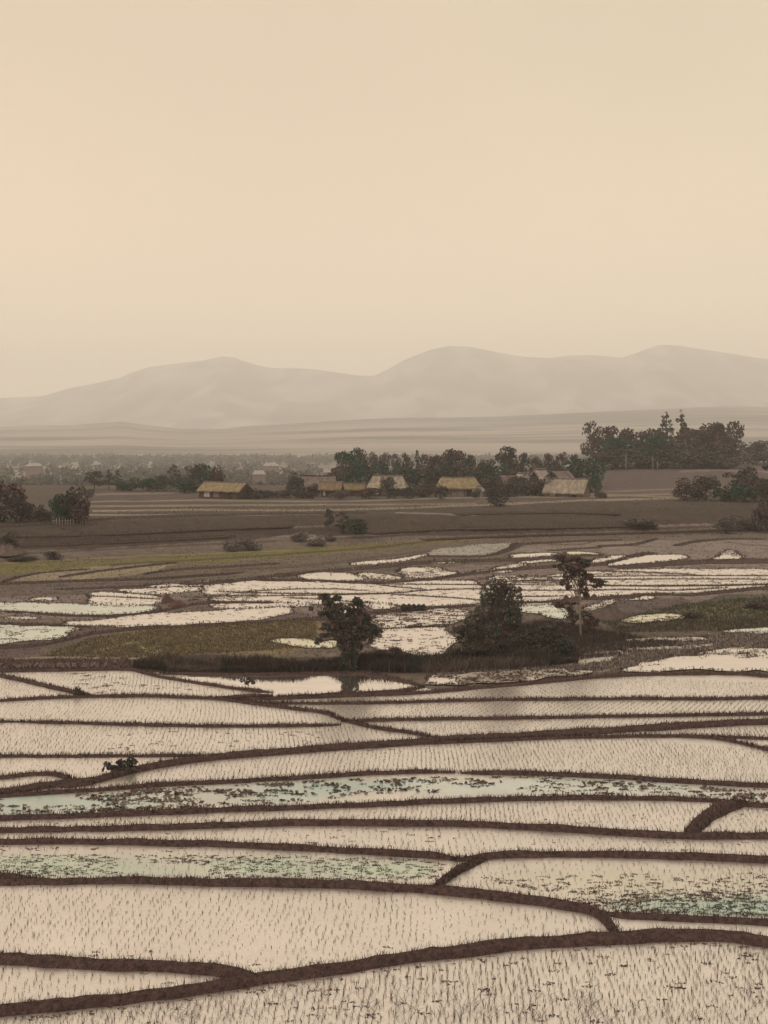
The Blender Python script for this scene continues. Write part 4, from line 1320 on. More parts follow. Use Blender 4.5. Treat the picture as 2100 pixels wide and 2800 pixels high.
G2 = 'trees of the hilltop grove'
GROVE = [
    (1622, 420, 1152, 62, 'tall', 'rust', 0, 'slender open tree with layered boughs at the left edge of the grove'),
    (1676, 425, 1167, 84, 'round', 'rust', 2, 'flat-topped tree with an arched crown beside the slender open tree'),
    (1716, 420, 1172, 72, 'round', 'rust', 1, 'russet round crown left of the low notch in the grove'),
    (1757, 424, 1181, 64, 'round', 'rust', 2, 'reddish crown sitting in the low notch of the grove'),
    (1793, 425, 1171, 76, 'round', 'mix', 0, 'round crown just left of the two spires'),
    (1822, 432, 1127, 84, 'conifer', 'dark', 1, 'left one of the two conifers that spire above the grove'),
    (1862, 432, 1124, 80, 'conifer', 'dark', 2, 'right one of the two conifers that spire above the grove'),
    (1896, 425, 1168, 74, 'round', 'rust', 0, 'russet crown just right of the two spires'),
    (1936, 428, 1157, 92, 'round', 'rust', 2, 'airy high tree with bare gaps in the right half of the grove'),
    (1984, 425, 1154, 86, 'round', 'rust', 1, 'tall reddish crown near the right end of the grove'),
    (2006, 418, 1178, 60, 'round', 'rust', 2, 'russet crown overhanging the right end of the grove'),
    (1688, 408, 1198, 84, 'round', 'green', 0, 'dark green lower tree under the flat-topped crown'),
    (1742, 408, 1206, 84, 'bush', 'green', 1, 'green-stained low tree under the notch of the grove'),
    (1800, 406, 1190, 90, 'round', 'green', 1, 'deep green tree in the centre of the grove below the left spire'),
    (1858, 406, 1200, 88, 'bush', 'mix', 0, 'brown-green low tree below the right spire'),
    (1918, 406, 1202, 90, 'bush', 'mix', 2, 'brown-green low tree under the airy high tree'),
    (1976, 406, 1206, 88, 'bush', 'rust', 1, 'reddish low tree under the right end of the grove'),
]
for (px, d, top, w, sh, ti, va, lab) in GROVE:
    plant('grove_tree', lab, 'tree', px, d, top, w, sh, ti, va, G2)
# scrub along the grove's foot
G2b = 'bushes along the foot of the grove'
for (px, top, w, ti, va, lab) in [
    (1650, 1228, 96, 'dark', 0, 'dark bush at the left foot of the grove'),
    (1712, 1230, 100, 'dark', 1, 'dark bush at the grove foot beside the first pale trunk'),
    (1778, 1229, 104, 'dark', 2, 'dark bush at the grove foot between the two pale trunks'),
    (1845, 1231, 106, 'mix', 1, 'brown bush at the grove foot below the two spires'),
    (1915, 1230, 106, 'mix', 0, 'brown bush at the grove foot under the airy tree'),
    (1980, 1231, 100, 'mix', 2, 'brown bush at the right foot of the grove'),
]:
    plant('bush', lab, 'bush', px, 398, top, w, 'bush', ti, va, G2b)
# pale bare trunks under the grove
for (px, top, lab) in [(1712, 1243, 'pale bare trunk standing at the grove foot, nearer the village'), (1785, 1246, 'pale bare trunk standing at the grove foot, under the left spire'),
                       (1798, 1262, 'short pale bare trunk beside the taller one under the left spire')]:
    p = Vector(((px - CX) / F * 388, 388, 0))
    zg = float(zsurf(np.array(p.x), np.array(388.0)))
    h = CAMZ + (HY - top) / F * 388 - zg
    mb = MB()
    mb.tube([(0, 0, -.2), (.05, 0, h * .3), (-.1, 0, h * .7), (.08, 0, h)], [.2, .16, .13, .07], 6)
    mb.tube([(0, 0, h * .6), (.5, .1, h * .8)], [.08, .03], 5)
    mb.tube([(-.05, 0, h * .75), (-.45, .1, h * .95)], [.07, .03], 5)
    o = mb.build('bare_trunk', M_PALEBARK, None, True)
    o.location = (p.x, 388, zg)
    tag(o, lab, 'tree trunk', 'pale trunks at the grove foot')

OTHER = [   # name, px, d, top, width, shape, tint, var, label, category, group
    ('tree', 2046, 455, 1206, 62, 'round', 'grey', 1, 'hazy grey-brown tree just beyond the right end of the grove', 'tree', None),
    ('tree', 2090, 455, 1204, 60, 'round', 'grey', 2, 'hazy grey-brown tree farther right of the grove, at the picture edge', 'tree', None),
    ('tree', 2070, 445, 1228, 90, 'bush', 'grey', 0, 'low hazy scrub tree between the two grey-brown ones by the grove', 'tree', None),
    ('bush', 1578, 322, 1256, 110, 'bush', 'green', 1, 'broad dark green bush on the rise above the plank-gabled barn', 'bush', None),
    ('bush', 1626, 300, 1288, 42, 'bush', 'green', 0, 'small bright green bush right of the barn roof', 'bush', None),
    ('bush', 1878, 252, 1308, 74, 'bush', 'rust', 0, 'rounded russet bush at the left end of the hillside hedge', 'bush', 'bushes of the hillside hedge'),
    ('bush', 1930, 254, 1302, 74, 'bush', 'mix', 1, 'taller brown bush in the hillside hedge beside the russet one', 'bush', 'bushes of the hillside hedge'),
    ('bush', 1978, 250, 1316, 70, 'bush', 'green', 2, 'green bush in the hillside hedge under the spreading tree', 'bush', 'bushes of the hillside hedge'),
    ('tree', 2036, 256, 1278, 84, 'round', 'mix', 2, 'spreading dark tree rising from the hillside hedge', 'tree', None),
    ('bush', 2040, 246, 1322, 76, 'bush', 'green', 0, 'green bush below the spreading tree of the hillside hedge', 'bush', 'bushes of the hillside hedge'),
    ('bush', 2082, 248, 1310, 60, 'bush', 'rust', 1, 'russet bush at the right end of the hillside hedge', 'bush', 'bushes of the hillside hedge'),
    ('tree', 2112, 236, 1270, 70, 'open', 'dark', 1, 'dark leaning tree cut by the right picture edge', 'tree', None),
    ('bush', 1358, 233, 1334, 58, 'bush', 'dark', 1, 'round dark bush standing alone before the village', 'bush', None),
    # left distance
    ('tree', 258, 318, 1288, 50, 'tall', 'dark', 1, 'dark tree at the left end of the row beside the farmhouse', 'tree', 'trees in the row left of the farmhouse'),
    ('tree', 298, 318, 1284, 40, 'conifer', 'dark', 0, 'spiky dark tree second in the row left of the farmhouse', 'tree', 'trees in the row left of the farmhouse'),
    ('tree', 322, 318, 1284, 36, 'conifer', 'green', 1, 'spiky green tree third in the row left of the farmhouse', 'tree', 'trees in the row left of the farmhouse'),
    ('bush', 348, 312, 1306, 70, 'bush', 'green', 2, 'low green bush under the spiky trees of the row', 'bush', 'bushes in the row left of the farmhouse'),
    ('bush', 405, 312, 1302, 60, 'bush', 'green', 0, 'low green bush in the middle of the row left of the farmhouse', 'bush', 'bushes in the row left of the farmhouse'),
    ('bush', 450, 312, 1300, 54, 'bush', 'mix', 1, 'low brown-green bush right of the middle of the row', 'bush', 'bushes in the row left of the farmhouse'),
    ('tree', 472, 325, 1270, 26, 'open', 'grey', 0, 'thin grey tree sticking up from the row left of the farmhouse', 'tree', 'trees in the row left of the farmhouse'),
    ('tree', 497, 320, 1287, 44, 'bush', 'dark', 2, 'dark round tree between the thin grey and the tall forked ones', 'tree', 'trees in the row left of the farmhouse'),
    ('tree', 530, 320, 1271, 50, 'tall', 'mix', 0, 'tall forked tree behind the left end of the farmhouse roof', 'tree', 'trees in the row left of the farmhouse'),
    ('tree', 560, 320, 1269, 48, 'bush', 'green', 1, 'tall green-topped tree behind the farmhouse', 'tree', 'trees in the row left of the farmhouse'),
    ('tree', 588, 320, 1273, 44, 'bush', 'rust', 0, 'russet tree directly behind the middle of the farmhouse roof', 'tree', 'trees in the row left of the farmhouse'),
    ('bush', 505, 300, 1312, 84, 'bush', 'green', 1, 'bright green bush just left of the farmhouse wall', 'bush', 'bushes in the row left of the farmhouse'),
    # left near group
    ('tree', 12, 186, 1318, 118, 'bush', 'rust', 1, 'big russet tree filling the left picture edge', 'tree', None),
    ('tree', 46, 184, 1352, 50, 'bush', 'dark', 1, 'narrower dark tree against the right of the big russet one', 'tree', None),
    ('bush', 82, 186, 1376, 44, 'bush', 'grey', 1, 'thin greyish bush next to the big russet tree', 'bush', None),
    ('bush', 116, 186, 1380, 46, 'bush', 'dark', 2, 'dark bush midway between the two dark tree clumps', 'bush', None),
    ('tree', 192, 186, 1330, 92, 'bush', 'dark', 0, 'dark spreading tree behind the row of pale stakes', 'tree', None),
    ('bush', 166, 184, 1362, 56, 'bush', 'green', 0, 'green bush in front of the spreading tree, left side', 'bush', None),
    ('bush', 216, 184, 1366, 62, 'bush', 'rust', 2, 'russet bush in front of the spreading tree, right side', 'bush', None),
    ('bush', 240, 262, 1336, 36, 'round', 'grey', 1, 'pale grey bush peeping behind the spreading tree', 'bush', None),
    # scrub on the slope
    ('shrub', 630, 176, 1473, 46, 'bush', 'pale', 0, 'scrubby shrub on the slope, left of a close pair', 'shrub', 'shrubs on the slope below the village'),
    ('shrub', 675, 178, 1470, 60, 'bush', 'pale', 1, 'wider scrubby shrub on the slope, right of a close pair', 'shrub', 'shrubs on the slope below the village'),
    ('shrub', 820, 186, 1450, 46, 'bush', 'pale', 0, 'grey shrub sprawling down the middle of the slope', 'shrub', 'shrubs on the slope below the village'),
    ('shrub', 868, 184, 1462, 50, 'bush', 'pale', 2, 'grey shrub at the lower end of the sprawl on the slope', 'shrub', 'shrubs on the slope below the village'),
    ('shrub', 905, 188, 1462, 30, 'bush', 'grey', 2, 'small dark shrub just below the upright slim tree', 'shrub', 'shrubs on the slope below the village'),
    ('tree', 900, 193, 1392, 26, 'tall', 'dark', 1, 'slim upright dark tree standing alone on the slope', 'tree', None),
    ('shrub', 936, 193, 1400, 40, 'open', 'dark', 2, 'leaning sparse shrub beside the slim upright tree', 'shrub', 'shrubs on the slope below the village'),
    ('shrub', 972, 193, 1418, 60, 'bush', 'green', 1, 'low green shrub right of the slim upright tree', 'shrub', 'shrubs on the slope below the village'),
    ('shrub', 18, 164, 1455, 60, 'bush', 'dark', 0, 'dark shrub on the stony mound at the left edge', 'shrub', None),
    ('shrub', 145, 163, 1508, 40, 'bush', 'dark', 1, 'low dark shrub right of the stony mound', 'shrub', None),
    ('shrub', 60, 161, 1518, 80, 'bush', 'mix', 2, 'low brown shrub at the foot of the stony mound', 'shrub', None),
    ('shrub', 1745, 214, 1418, 90, 'bush', 'grey', 1, 'pale wispy shrub on the bare slope below the hedge', 'shrub', None),
    ('shrub', 1985, 212, 1408, 60, 'bush', 'grey', 0, 'pale wispy shrub on the slope near the right edge', 'shrub', None),
    ('shrub', 2090, 214, 1352, 60, 'bush', 'rust', 0, 'russet shrub on the slope at the right picture edge', 'shrub', None),
    ('shrub', 2040, 218, 1420, 70, 'bush', 'mix', 1, 'brown shrub low on the slope under the leaning edge tree', 'shrub', None),
    # between the ponds
    ('bush', 2078, 115, 1636, 74, 'bush', 'mix', 2, 'dark bush on the green strip at the right edge', 'bush', None),
    ('shrub', 1882, 108.5, 1673, 36, 'bush', 'rust', 1, 'taller of two small red shrubs at the end of a bright pond', 'shrub', None),
    ('shrub', 1912, 109, 1674, 26, 'bush', 'rust', 2, 'smaller of two red shrubs, farther from the bright pond', 'shrub', None),
    ('shrub', 1084, 90.5, 1766, 34, 'bush', 'rust', 0, 'small red-brown shrub at the rim of the round pond', 'shrub', None),
    ('shrub', 1636, 1, 0, 0, None, None, 0, '', '', None),
]
for (nm, px, d, top, w, sh, ti, va, lab, cat, gr) in OTHER:
    if sh is None: continue
    plant(nm, lab, cat, px, d, top, w, sh, ti, va, gr, sink=0.05)

# bushes among the houses
G3 = 'bushes among the village houses'
for (px, d, top, w, ti, va, lab) in [
    (722, 272, 1336, 70, 'mix', 0, 'low brown bush right of the farmhouse gable'),
    (775, 272, 1340, 66, 'rust', 1, 'low russet bush in the gap between farmhouse and hamlet'),
    (828, 270, 1336, 60, 'dark', 2, 'dark bush left of the small yellow roof'),
    (806, 285, 1292, 44, 'dark', 0, 'ragged dark bush at the left end of the grey ridge'),
    (1062, 268, 1304, 44, 'mix', 1, 'brown bush growing before the pale thatched roof'),
    (1118, 268, 1326, 44, 'dark', 0, 'dark round bush right of the pale-roofed house'),
    (1160, 276, 1318, 60, 'rust', 2, 'russet bush between pale-roofed and yellow-roofed houses'),
    (1206, 266, 1322, 50, 'mix', 0, 'brown bush hiding the left corner of the yellow-roofed house'),
    (1345, 280, 1306, 60, 'rust', 1, 'russet bush right of the yellow-roofed house'),
    (1390, 275, 1316, 70, 'dark', 2, 'dark bush behind the lone round bush'),
    (1440, 282, 1304, 76, 'mix', 2, 'wide brown bush in front of the small pale roofs'),
    (1490, 280, 1300, 60, 'rust', 0, 'russet bush just left of the barn roof'),
    (1016, 290, 1304, 44, 'dark', 1, 'dark bush behind the orange thatched shed'),
    (930, 266, 1342, 46, 'grey', 1, 'greyish low bush before the dark orange shed'),
    (1010, 268, 1334, 50, 'rust', 1, 'russet bush at the left corner of the pale-roofed house'),
    (1302, 272, 1336, 30, 'dark', 2, 'small dark bush beside the tiny pale-gabled hut'),
    (1410, 290, 1302, 50, 'rust', 1, 'russet bush between the two small whitish houses and the dense tree'),
    (1462, 292, 1298, 54, 'dark', 0, 'dark bush under the upper whitish roof'),
    (860, 282, 1322, 44, 'rust', 0, 'russet bush under the grey ridge'),
    (1640, 266, 1336, 34, 'grey', 2, 'pale bush at the barn gable end'),
    (690, 268, 1334, 40, 'rust', 2, 'russet bush against the farmhouse gable wall'),
]:
    plant('bush', lab, 'bush', px, d, top, w, 'bush', ti, va, G3)

# far wood in the valley: one mass
fp = []
fs = []
for k in range(3600):
    dd = random.choice([random.uniform(620, 1000), random.uniform(1000, 1700), random.uniform(1700, 2350), random.uniform(2000, 2350)])
    px = random.uniform(-500, 2600) if dd > 1300 else random.uniform(-500, 1500)
    x = (px - CX) / F * dd
    if noise2(np.array([x * 0.006]), np.array([dd * 0.009]), 301)[0] < 0.42 and dd < 1700: continue
    z = float(zsurf2(x, dd))
    h = random.uniform(8, 13) * (1.15 if dd > 1700 else 0.85)
    w = h * random.uniform(.35, .6)
    m = 34
    u = RNG.normal(size=(m, 3))
    u /= np.linalg.norm(u, axis=1)[:, None]
    r = 0.55 + 0.5 * RNG.random(m)
    fp.append(np.array((x, dd, z + h * .52)) + u * r[:, None] * np.array((w, w, h * .5)))
    fs.append(np.full(m, h * .24))
fp, fs = np.concatenate(fp), np.concatenate(fs)
fc = np.array(TINTS['dark'])[RNG.integers(0, 3, len(fp))] * RNG.uniform(.8, 1.25, (len(fp), 1))
tag(link('distant_woods', leaf_quads(fp, fs, fc, 'distant_woods', M_LEAF, 1.3)), 'hazy far-off woods across the valley floor', 'woods', None, 'stuff')

# ------------------------------------------------------------------ the three trees by the pond, modelled one by one
def near_tree(name, label, cat, px, py, blobs, n, size, tint, top, base_r, seed, mat, stems=1, carve=.36, limbs=None, flat=0.0, aspect=1.8):
    p = at(px, py)
    r = empty(name, p)
    s = p.y / F
    B = [((b[0] - px) * s, b[2] if len(b) > 4 else 0.0, (py - b[1]) * s, b[3] * s, b[3] * s * .9, (b[4] if len(b) > 4 else b[3]) * s) for b in blobs]
    link('crown', crown_mesh('crown', B, n, size, tint, seed, carve, aspect, flat), r)
    link('trunk', limb_mesh('trunk', base_r, ((top[0] - px) * s, 0, (py - top[1]) * s), B[:limbs or 8], mat, stems, seed, 8), r)
    tag(r, label, cat)
    return r


# blobs: (px, py, depth offset m, radius px, vertical radius px)
near_tree('pond_tree', 'bushy dark tree with drooping leaf clusters on the grass bank before the pond', 'tree', 955, 1834,
          [(886, 1632, 0, 16, 8), (898, 1646, 0, 17, 11), (922, 1637, .3, 13, 7), (976, 1644, 0, 12, 11), (984, 1655, .2, 12, 12), (904, 1668, -.3, 22, 15), (930, 1663, .2, 20, 12),
           (962, 1664, .2, 18, 12), (988, 1678, -.2, 20, 16), (925, 1692, -.4, 30, 20), (962, 1694, .3, 30, 20), (994, 1704, 0, 20, 13), (1006, 1690, 0, 10, 6),
           (1012, 1716, 0, 20, 9), (1030, 1728, .2, 15, 7), (1036, 1740, .2, 8, 5), (1012, 1736, 0, 14, 10), (950, 1726, 0, 34, 22), (915, 1728, .2, 22, 14), (985, 1735, .2, 20, 20),
           (893, 1708, 0, 12, 6), (884, 1720, 0, 9, 5), (872, 1750, 0, 9, 5), (866, 1757, 0, 6, 5), (888, 1738, 0, 14, 6), (862, 1670, 0, 10, 7), (852, 1664, 0, 6, 4), (880, 1678, 0, 10, 6),
           (945, 1760, 0, 26, 20), (975, 1762, 0, 18, 20), (957, 1790, 0, 24, 24), (953, 1815, 0, 24, 18), (1014, 1752, 0, 6, 6)],
          5200, 0.125, 'mix', (952, 1700), .17, 3, M_BARK, stems=5, carve=.36, limbs=30, aspect=2.3)
near_tree('pond_bush', 'tall cone-shaped bushy thicket right of the round pond', 'bush', 1365, 1800,
          [(1374, 1594, 0, 15, 10), (1366, 1606, 0, 27, 16), (1392, 1608, 0, 18, 12), (1356, 1622, 0, 30, 18), (1340, 1640, .3, 28, 18), (1376, 1640, 0, 34, 24), (1408, 1625, -.2, 18, 14),
           (1420, 1612, 0, 8, 7), (1416, 1650, 0, 18, 22), (1330, 1672, 0, 34, 22), (1375, 1680, -.3, 44, 28), (1405, 1690, 0, 24, 30), (1300, 1700, 0, 34, 18), (1345, 1715, 0, 50, 24),
           (1295, 1728, 0, 40, 20), (1262, 1722, 0, 26, 12), (1242, 1716, 0, 12, 6), (1352, 1745, -.4, 60, 28), (1405, 1740, .2, 44, 32), (1280, 1748, 0, 34, 14),
           (1310, 1765, -.3, 50, 22), (1380, 1775, -.3, 62, 22)],
          11000, 0.095, 'mix', (1370, 1650), .12, 9, M_BARK, stems=6, carve=.29)
near_tree('low_thicket', 'low dark green thicket spreading right of the cone-shaped bush', 'bush', 1480, 1798,
          [(1440, 1752, 0, 44, 28), (1490, 1742, .3, 46, 28), (1530, 1758, 0, 42, 22), (1470, 1778, -.4, 60, 22), (1420, 1780, -.3, 46, 22), (1560, 1775, 0, 30, 16), (1500, 1720, .3, 26, 14)],
          5000, 0.10, 'mix', (1480, 1770), .06, 15, M_BARK, stems=5, carve=.24)
near_tree('leaning_tree', 'slim pale-stemmed tree with a leaning red-brown crown and one drooping bough', 'tree', 1588, 1744,
          [(1524, 1524, 0, 10, 5), (1538, 1522, 0, 9, 6), (1548, 1532, 0, 20, 7), (1575, 1528, 0, 16, 5), (1590, 1534, 0, 20, 6), (1610, 1534, 0, 9, 3), (1602, 1546, 0, 14, 5), (1518, 1548, 0, 9, 4),
           (1540, 1552, .3, 16, 11), (1570, 1552, -.2, 26, 12), (1556, 1572, 0, 20, 13), (1588, 1570, .2, 24, 13), (1610, 1576, 0, 14, 9), (1630, 1588, 0, 20, 7), (1650, 1590, 0, 11, 4), (1642, 1600, 0, 14, 6),
           (1628, 1604, 0, 9, 4), (1545, 1592, 0, 16, 8), (1556, 1606, 0, 11, 7), (1535, 1600, 0, 7, 3), (1590, 1592, 0, 16, 12), (1596, 1612, 0, 13, 14), (1603, 1628, 0, 8, 8),
           (1545, 1648, 0, 22, 4), (1522, 1650, 0, 12, 4), (1530, 1658, 0, 14, 5), (1565, 1650, 0, 14, 4), (1560, 1664, 0, 10, 8), (1570, 1684, 0, 13, 16)],
          3400, 0.105, 'rust', (1583, 1590), .085, 22, M_PALEBARK, stems=1, carve=.34, limbs=28, aspect=2.0)
near_tree('red_shrub', 'dark red shrub crowding the foot of the leaning tree', 'shrub', 1606, 1712,
          [(1600, 1690, 0, 22, 20), (1620, 1700, 0, 20, 14), (1565, 1690, 0, 16, 20)], 420, 0.14, 'rust', (1603, 1690), .03, 31, M_BARK, stems=3, carve=.25)
near_tree('dike_plant', 'dark leafy plant sprouting from a dike between the near paddies', 'plant', 335, 2112,
          [(292, 2090, 0, 9, 7), (303, 2098, 0, 12, 6), (328, 2084, 0, 10, 7), (345, 2090, 0, 18, 12), (358, 2076, 0, 10, 8), (368, 2082, 0, 9, 6), (326, 2102, 0, 20, 9), (352, 2103, 0, 24, 9), (284, 2106, 0, 5, 5)],
          520, 0.10, 'dark', (338, 2092), .02, 41, M_BARK, stems=5, carve=.28)
near_tree('dike_plant', 'small dark weed on the slanting dike near the left edge', 'plant', 214, 1902,
          [(212, 1884, 0, 8, 8), (222, 1892, 0, 8, 6), (206, 1894, 0, 7, 5)], 70, 0.10, 'dark', (214, 1890), .015, 42, M_BARK, stems=2, carve=.2)
near_tree('reflection_plant', 'ragged dark plant added in the mirror pond in place of a tree reflection', 'plant', 680, 1880,
          [(664, 1860, 0, 8, 5), (682, 1858, 0, 10, 6), (692, 1866, 0, 7, 5), (675, 1868, 0, 9, 6)], 90, 0.11, 'dark', (680, 1864), .02, 43, M_BARK, stems=3, carve=.2)  # added plant, stands in for a dark tree reflection on the pond
for (px, lab) in [(1103, 'round dark tuft at the left end of a row on the pond dike'), (1117, 'second dark tuft from the left in the row on the pond dike'),
                  (1130, 'dark tuft in the middle of the row on the pond dike'), (1143, 'second dark tuft from the right in the row on the pond dike'),
                  (1157, 'round dark tuft at the right end of the row on the pond dike')]:
    near_tree('tuft', lab, 'tuft', px, 1672, [(px, 1662, 0, 8, 8), (px + 2, 1657, 0, 5, 5)], 80, 0.13, 'dark', (px, 1665), .02, px, M_BARK, stems=2, carve=.15)

# earth and straw heaps, stones
def heap(name, label, cat, px, py, wpx, hpx, mat, seed, peak=0.0):
    p = at(px, py)
    s = p.y / F
    rx, h = wpx * s / 2, hpx * s
    rings, seg = 7, 22
    V, Fc = [], []
    for i in range(rings):
        t = i / (rings - 1)
        for k in range(seg):
            a = 2 * math.pi * k / seg
            rr = (1 - t) ** (0.75) * (1 + 0.22 * math.sin(a * 3 + seed) + 0.1 * math.sin(a * 7 + seed * 2))
            V.append((math.cos(a) * rx * rr + peak * rx * t, math.sin(a) * rx * 0.7 * rr, h * t * (1 + .1 * math.sin(a * 5 + i)) - .05))
    for i in range(rings - 1):
        for k in range(seg):
            j = (k + 1) % seg
            Fc.append((i * seg + k, i * seg + j, (i + 1) * seg + j, (i + 1) * seg + k))
    o = link(name, mesh_np(name, V, Fc, mat, smooth=True))
    o.location = p
    return tag(o, label, cat)


M_HEAP = rough_mat('heap_earth', color=alb(96, 66, 56), nscale=3, amount=.4, bump=.8, bscale=8)
heap('earth_heap', 'reddish-brown earth heap rising from the pale pond', 'heap', 458, 1648, 40, 26, M_HEAP, 1, -.2)
heap('earth_heap', 'flat brown mound trailing right of the reddish heap', 'heap', 490, 1656, 62, 14, M_HEAP, 2, -.3)
heap('earth_heap', 'small rounded brown mound left of the leaning tree', 'heap', 1548, 1640, 22, 15, M_HEAP, 3)
heap('earth_heap', 'small brown mound right of the leaning tree', 'heap', 1625, 1636, 28, 13, M_HEAP, 4)
heap('earth_heap', 'broad stony mound at the left edge under the shrub', 'heap', 12, 1515, 120, 42, rough_mat('stony_earth', color=alb(104, 86, 74), nscale=1.5, amount=.5, bump=.9, bscale=5), 5, -.1)
heap('earth_heap', 'low brown mound behind the yellowish streak of water', 'heap', 1650, 1690, 170, 32, rough_mat('mound_earth', color=alb(92, 76, 64), nscale=2, amount=.4, bump=.8, bscale=6), 6, .2)

# stooks of pale stalks along the dike at the left
for k in range(24):
    px = 44 + k * 10.3 + random.uniform(-5, 5)
    p = at(px, 1829 + random.uniform(-4, 3))
    s = p.y / F
    mb = MB()
    lean = random.uniform(-.6, .7)
    hh = random.uniform(12, 18) * s
    for j in range(6):
        a = random.uniform(-.05, .05)
        mb.tube([(a, random.uniform(-.04, .04), -.05), (a * 1.3 + lean * hh * .5, 0, hh * .55), (a * 3 + lean * hh, random.uniform(-.08, .08), hh * random.uniform(.85, 1.1))], [.016, .02, .012], 4)
    mb.tube([(lean * hh * .35 - .01, 0, hh * .42), (lean * hh * .4, 0, hh * .5)], [.075, .07], 6)
    o = mb.build('stalk_bundle', M_STRAW)
    o.location = p
    tag(o, 'pale tied bundle of stalks stood in the long row on the left dike', 'bundle', 'bundles of stalks along the left dike')

# pale stakes under the left trees: one fence
fr_ = empty('stake_fence', at(190, 1434))
tag(fr_, 'fence of pale wooden stakes in front of the spreading dark tree', 'fence')
org = Vector(fr_.location)
ra = at(142, 1433) - org
rb = at(238, 1433) - org
mb = MB()
mb.tube([tuple(ra + Vector((0, 0.06, .55))), tuple(rb + Vector((0, 0.06, .55)))], [.03, .03], 6)
mb.build('rail', M_PALE, fr_)
for k in range(12):
    px = 146 + k * 8 + random.uniform(-1.5, 1.5)
    p = at(px, 1433) - org
    mb = MB()
    h = random.uniform(.6, 1.0)
    mb.tube([(p.x, p.y, p.z - .2), (p.x + random.uniform(-.05, .05), p.y, p.z + h), (p.x, p.y, p.z + h + .08)], [.09, .08, .02], 6)
    mb.build('stake', M_PALE, fr_)
for (px, py, hp, ln, lab) in [(969, 1561, 18, -.5, 'white leaning pole stuck in the dike beyond the ponds'), (905, 1576, 14, .05, 'short dark-footed pale post in a far pond')]:
    p = at(px, py)
    s = p.y / F
    mb = MB()
    mb.tube([(0, 0, -.1), (ln * hp * s * .5, 0, hp * s * .5), (ln * hp * s, 0, hp * s)], [.07, .06, .05], 6)
    o = mb.build('pole', M_PALE)
    o.location = p
    tag(o, lab, 'pole')

# ------------------------------------------------------------------ village
M_WALLD = rough_mat('dark_timber', color=alb(92, 72, 62), nscale=3, amount=.4, bump=.4, stretch=(1, 1, .2))
M_WALLP = rough_mat('mud_wall', color=alb(140, 118, 100), nscale=2, amount=.3, bump=.4)
M_SHOJI = rough_mat('paper_screen', color=alb(205, 190, 165), nscale=3, amount=.15, bump=0)
M_DOOR = rough_mat('door_timber', color=alb(58, 46, 40), nscale=5, amount=.3, bump=.3)


def thatch(name, c):
    return rough_mat(name, color=alb(*c), nscale=1.1, amount=.6, bump=1.0, bscale=7, stretch=(1, 1, .5))


M_TH_Y = thatch('yellow_thatch', (142, 122, 86))
M_TH_O = thatch('orange_thatch', (124, 102, 72))
M_TH_P = thatch('pale_thatch', (152, 136, 110))
M_TH_G = thatch('grey_thatch', (116, 98, 86))
M_TH_W = thatch('white_thatch', (160, 144, 126))


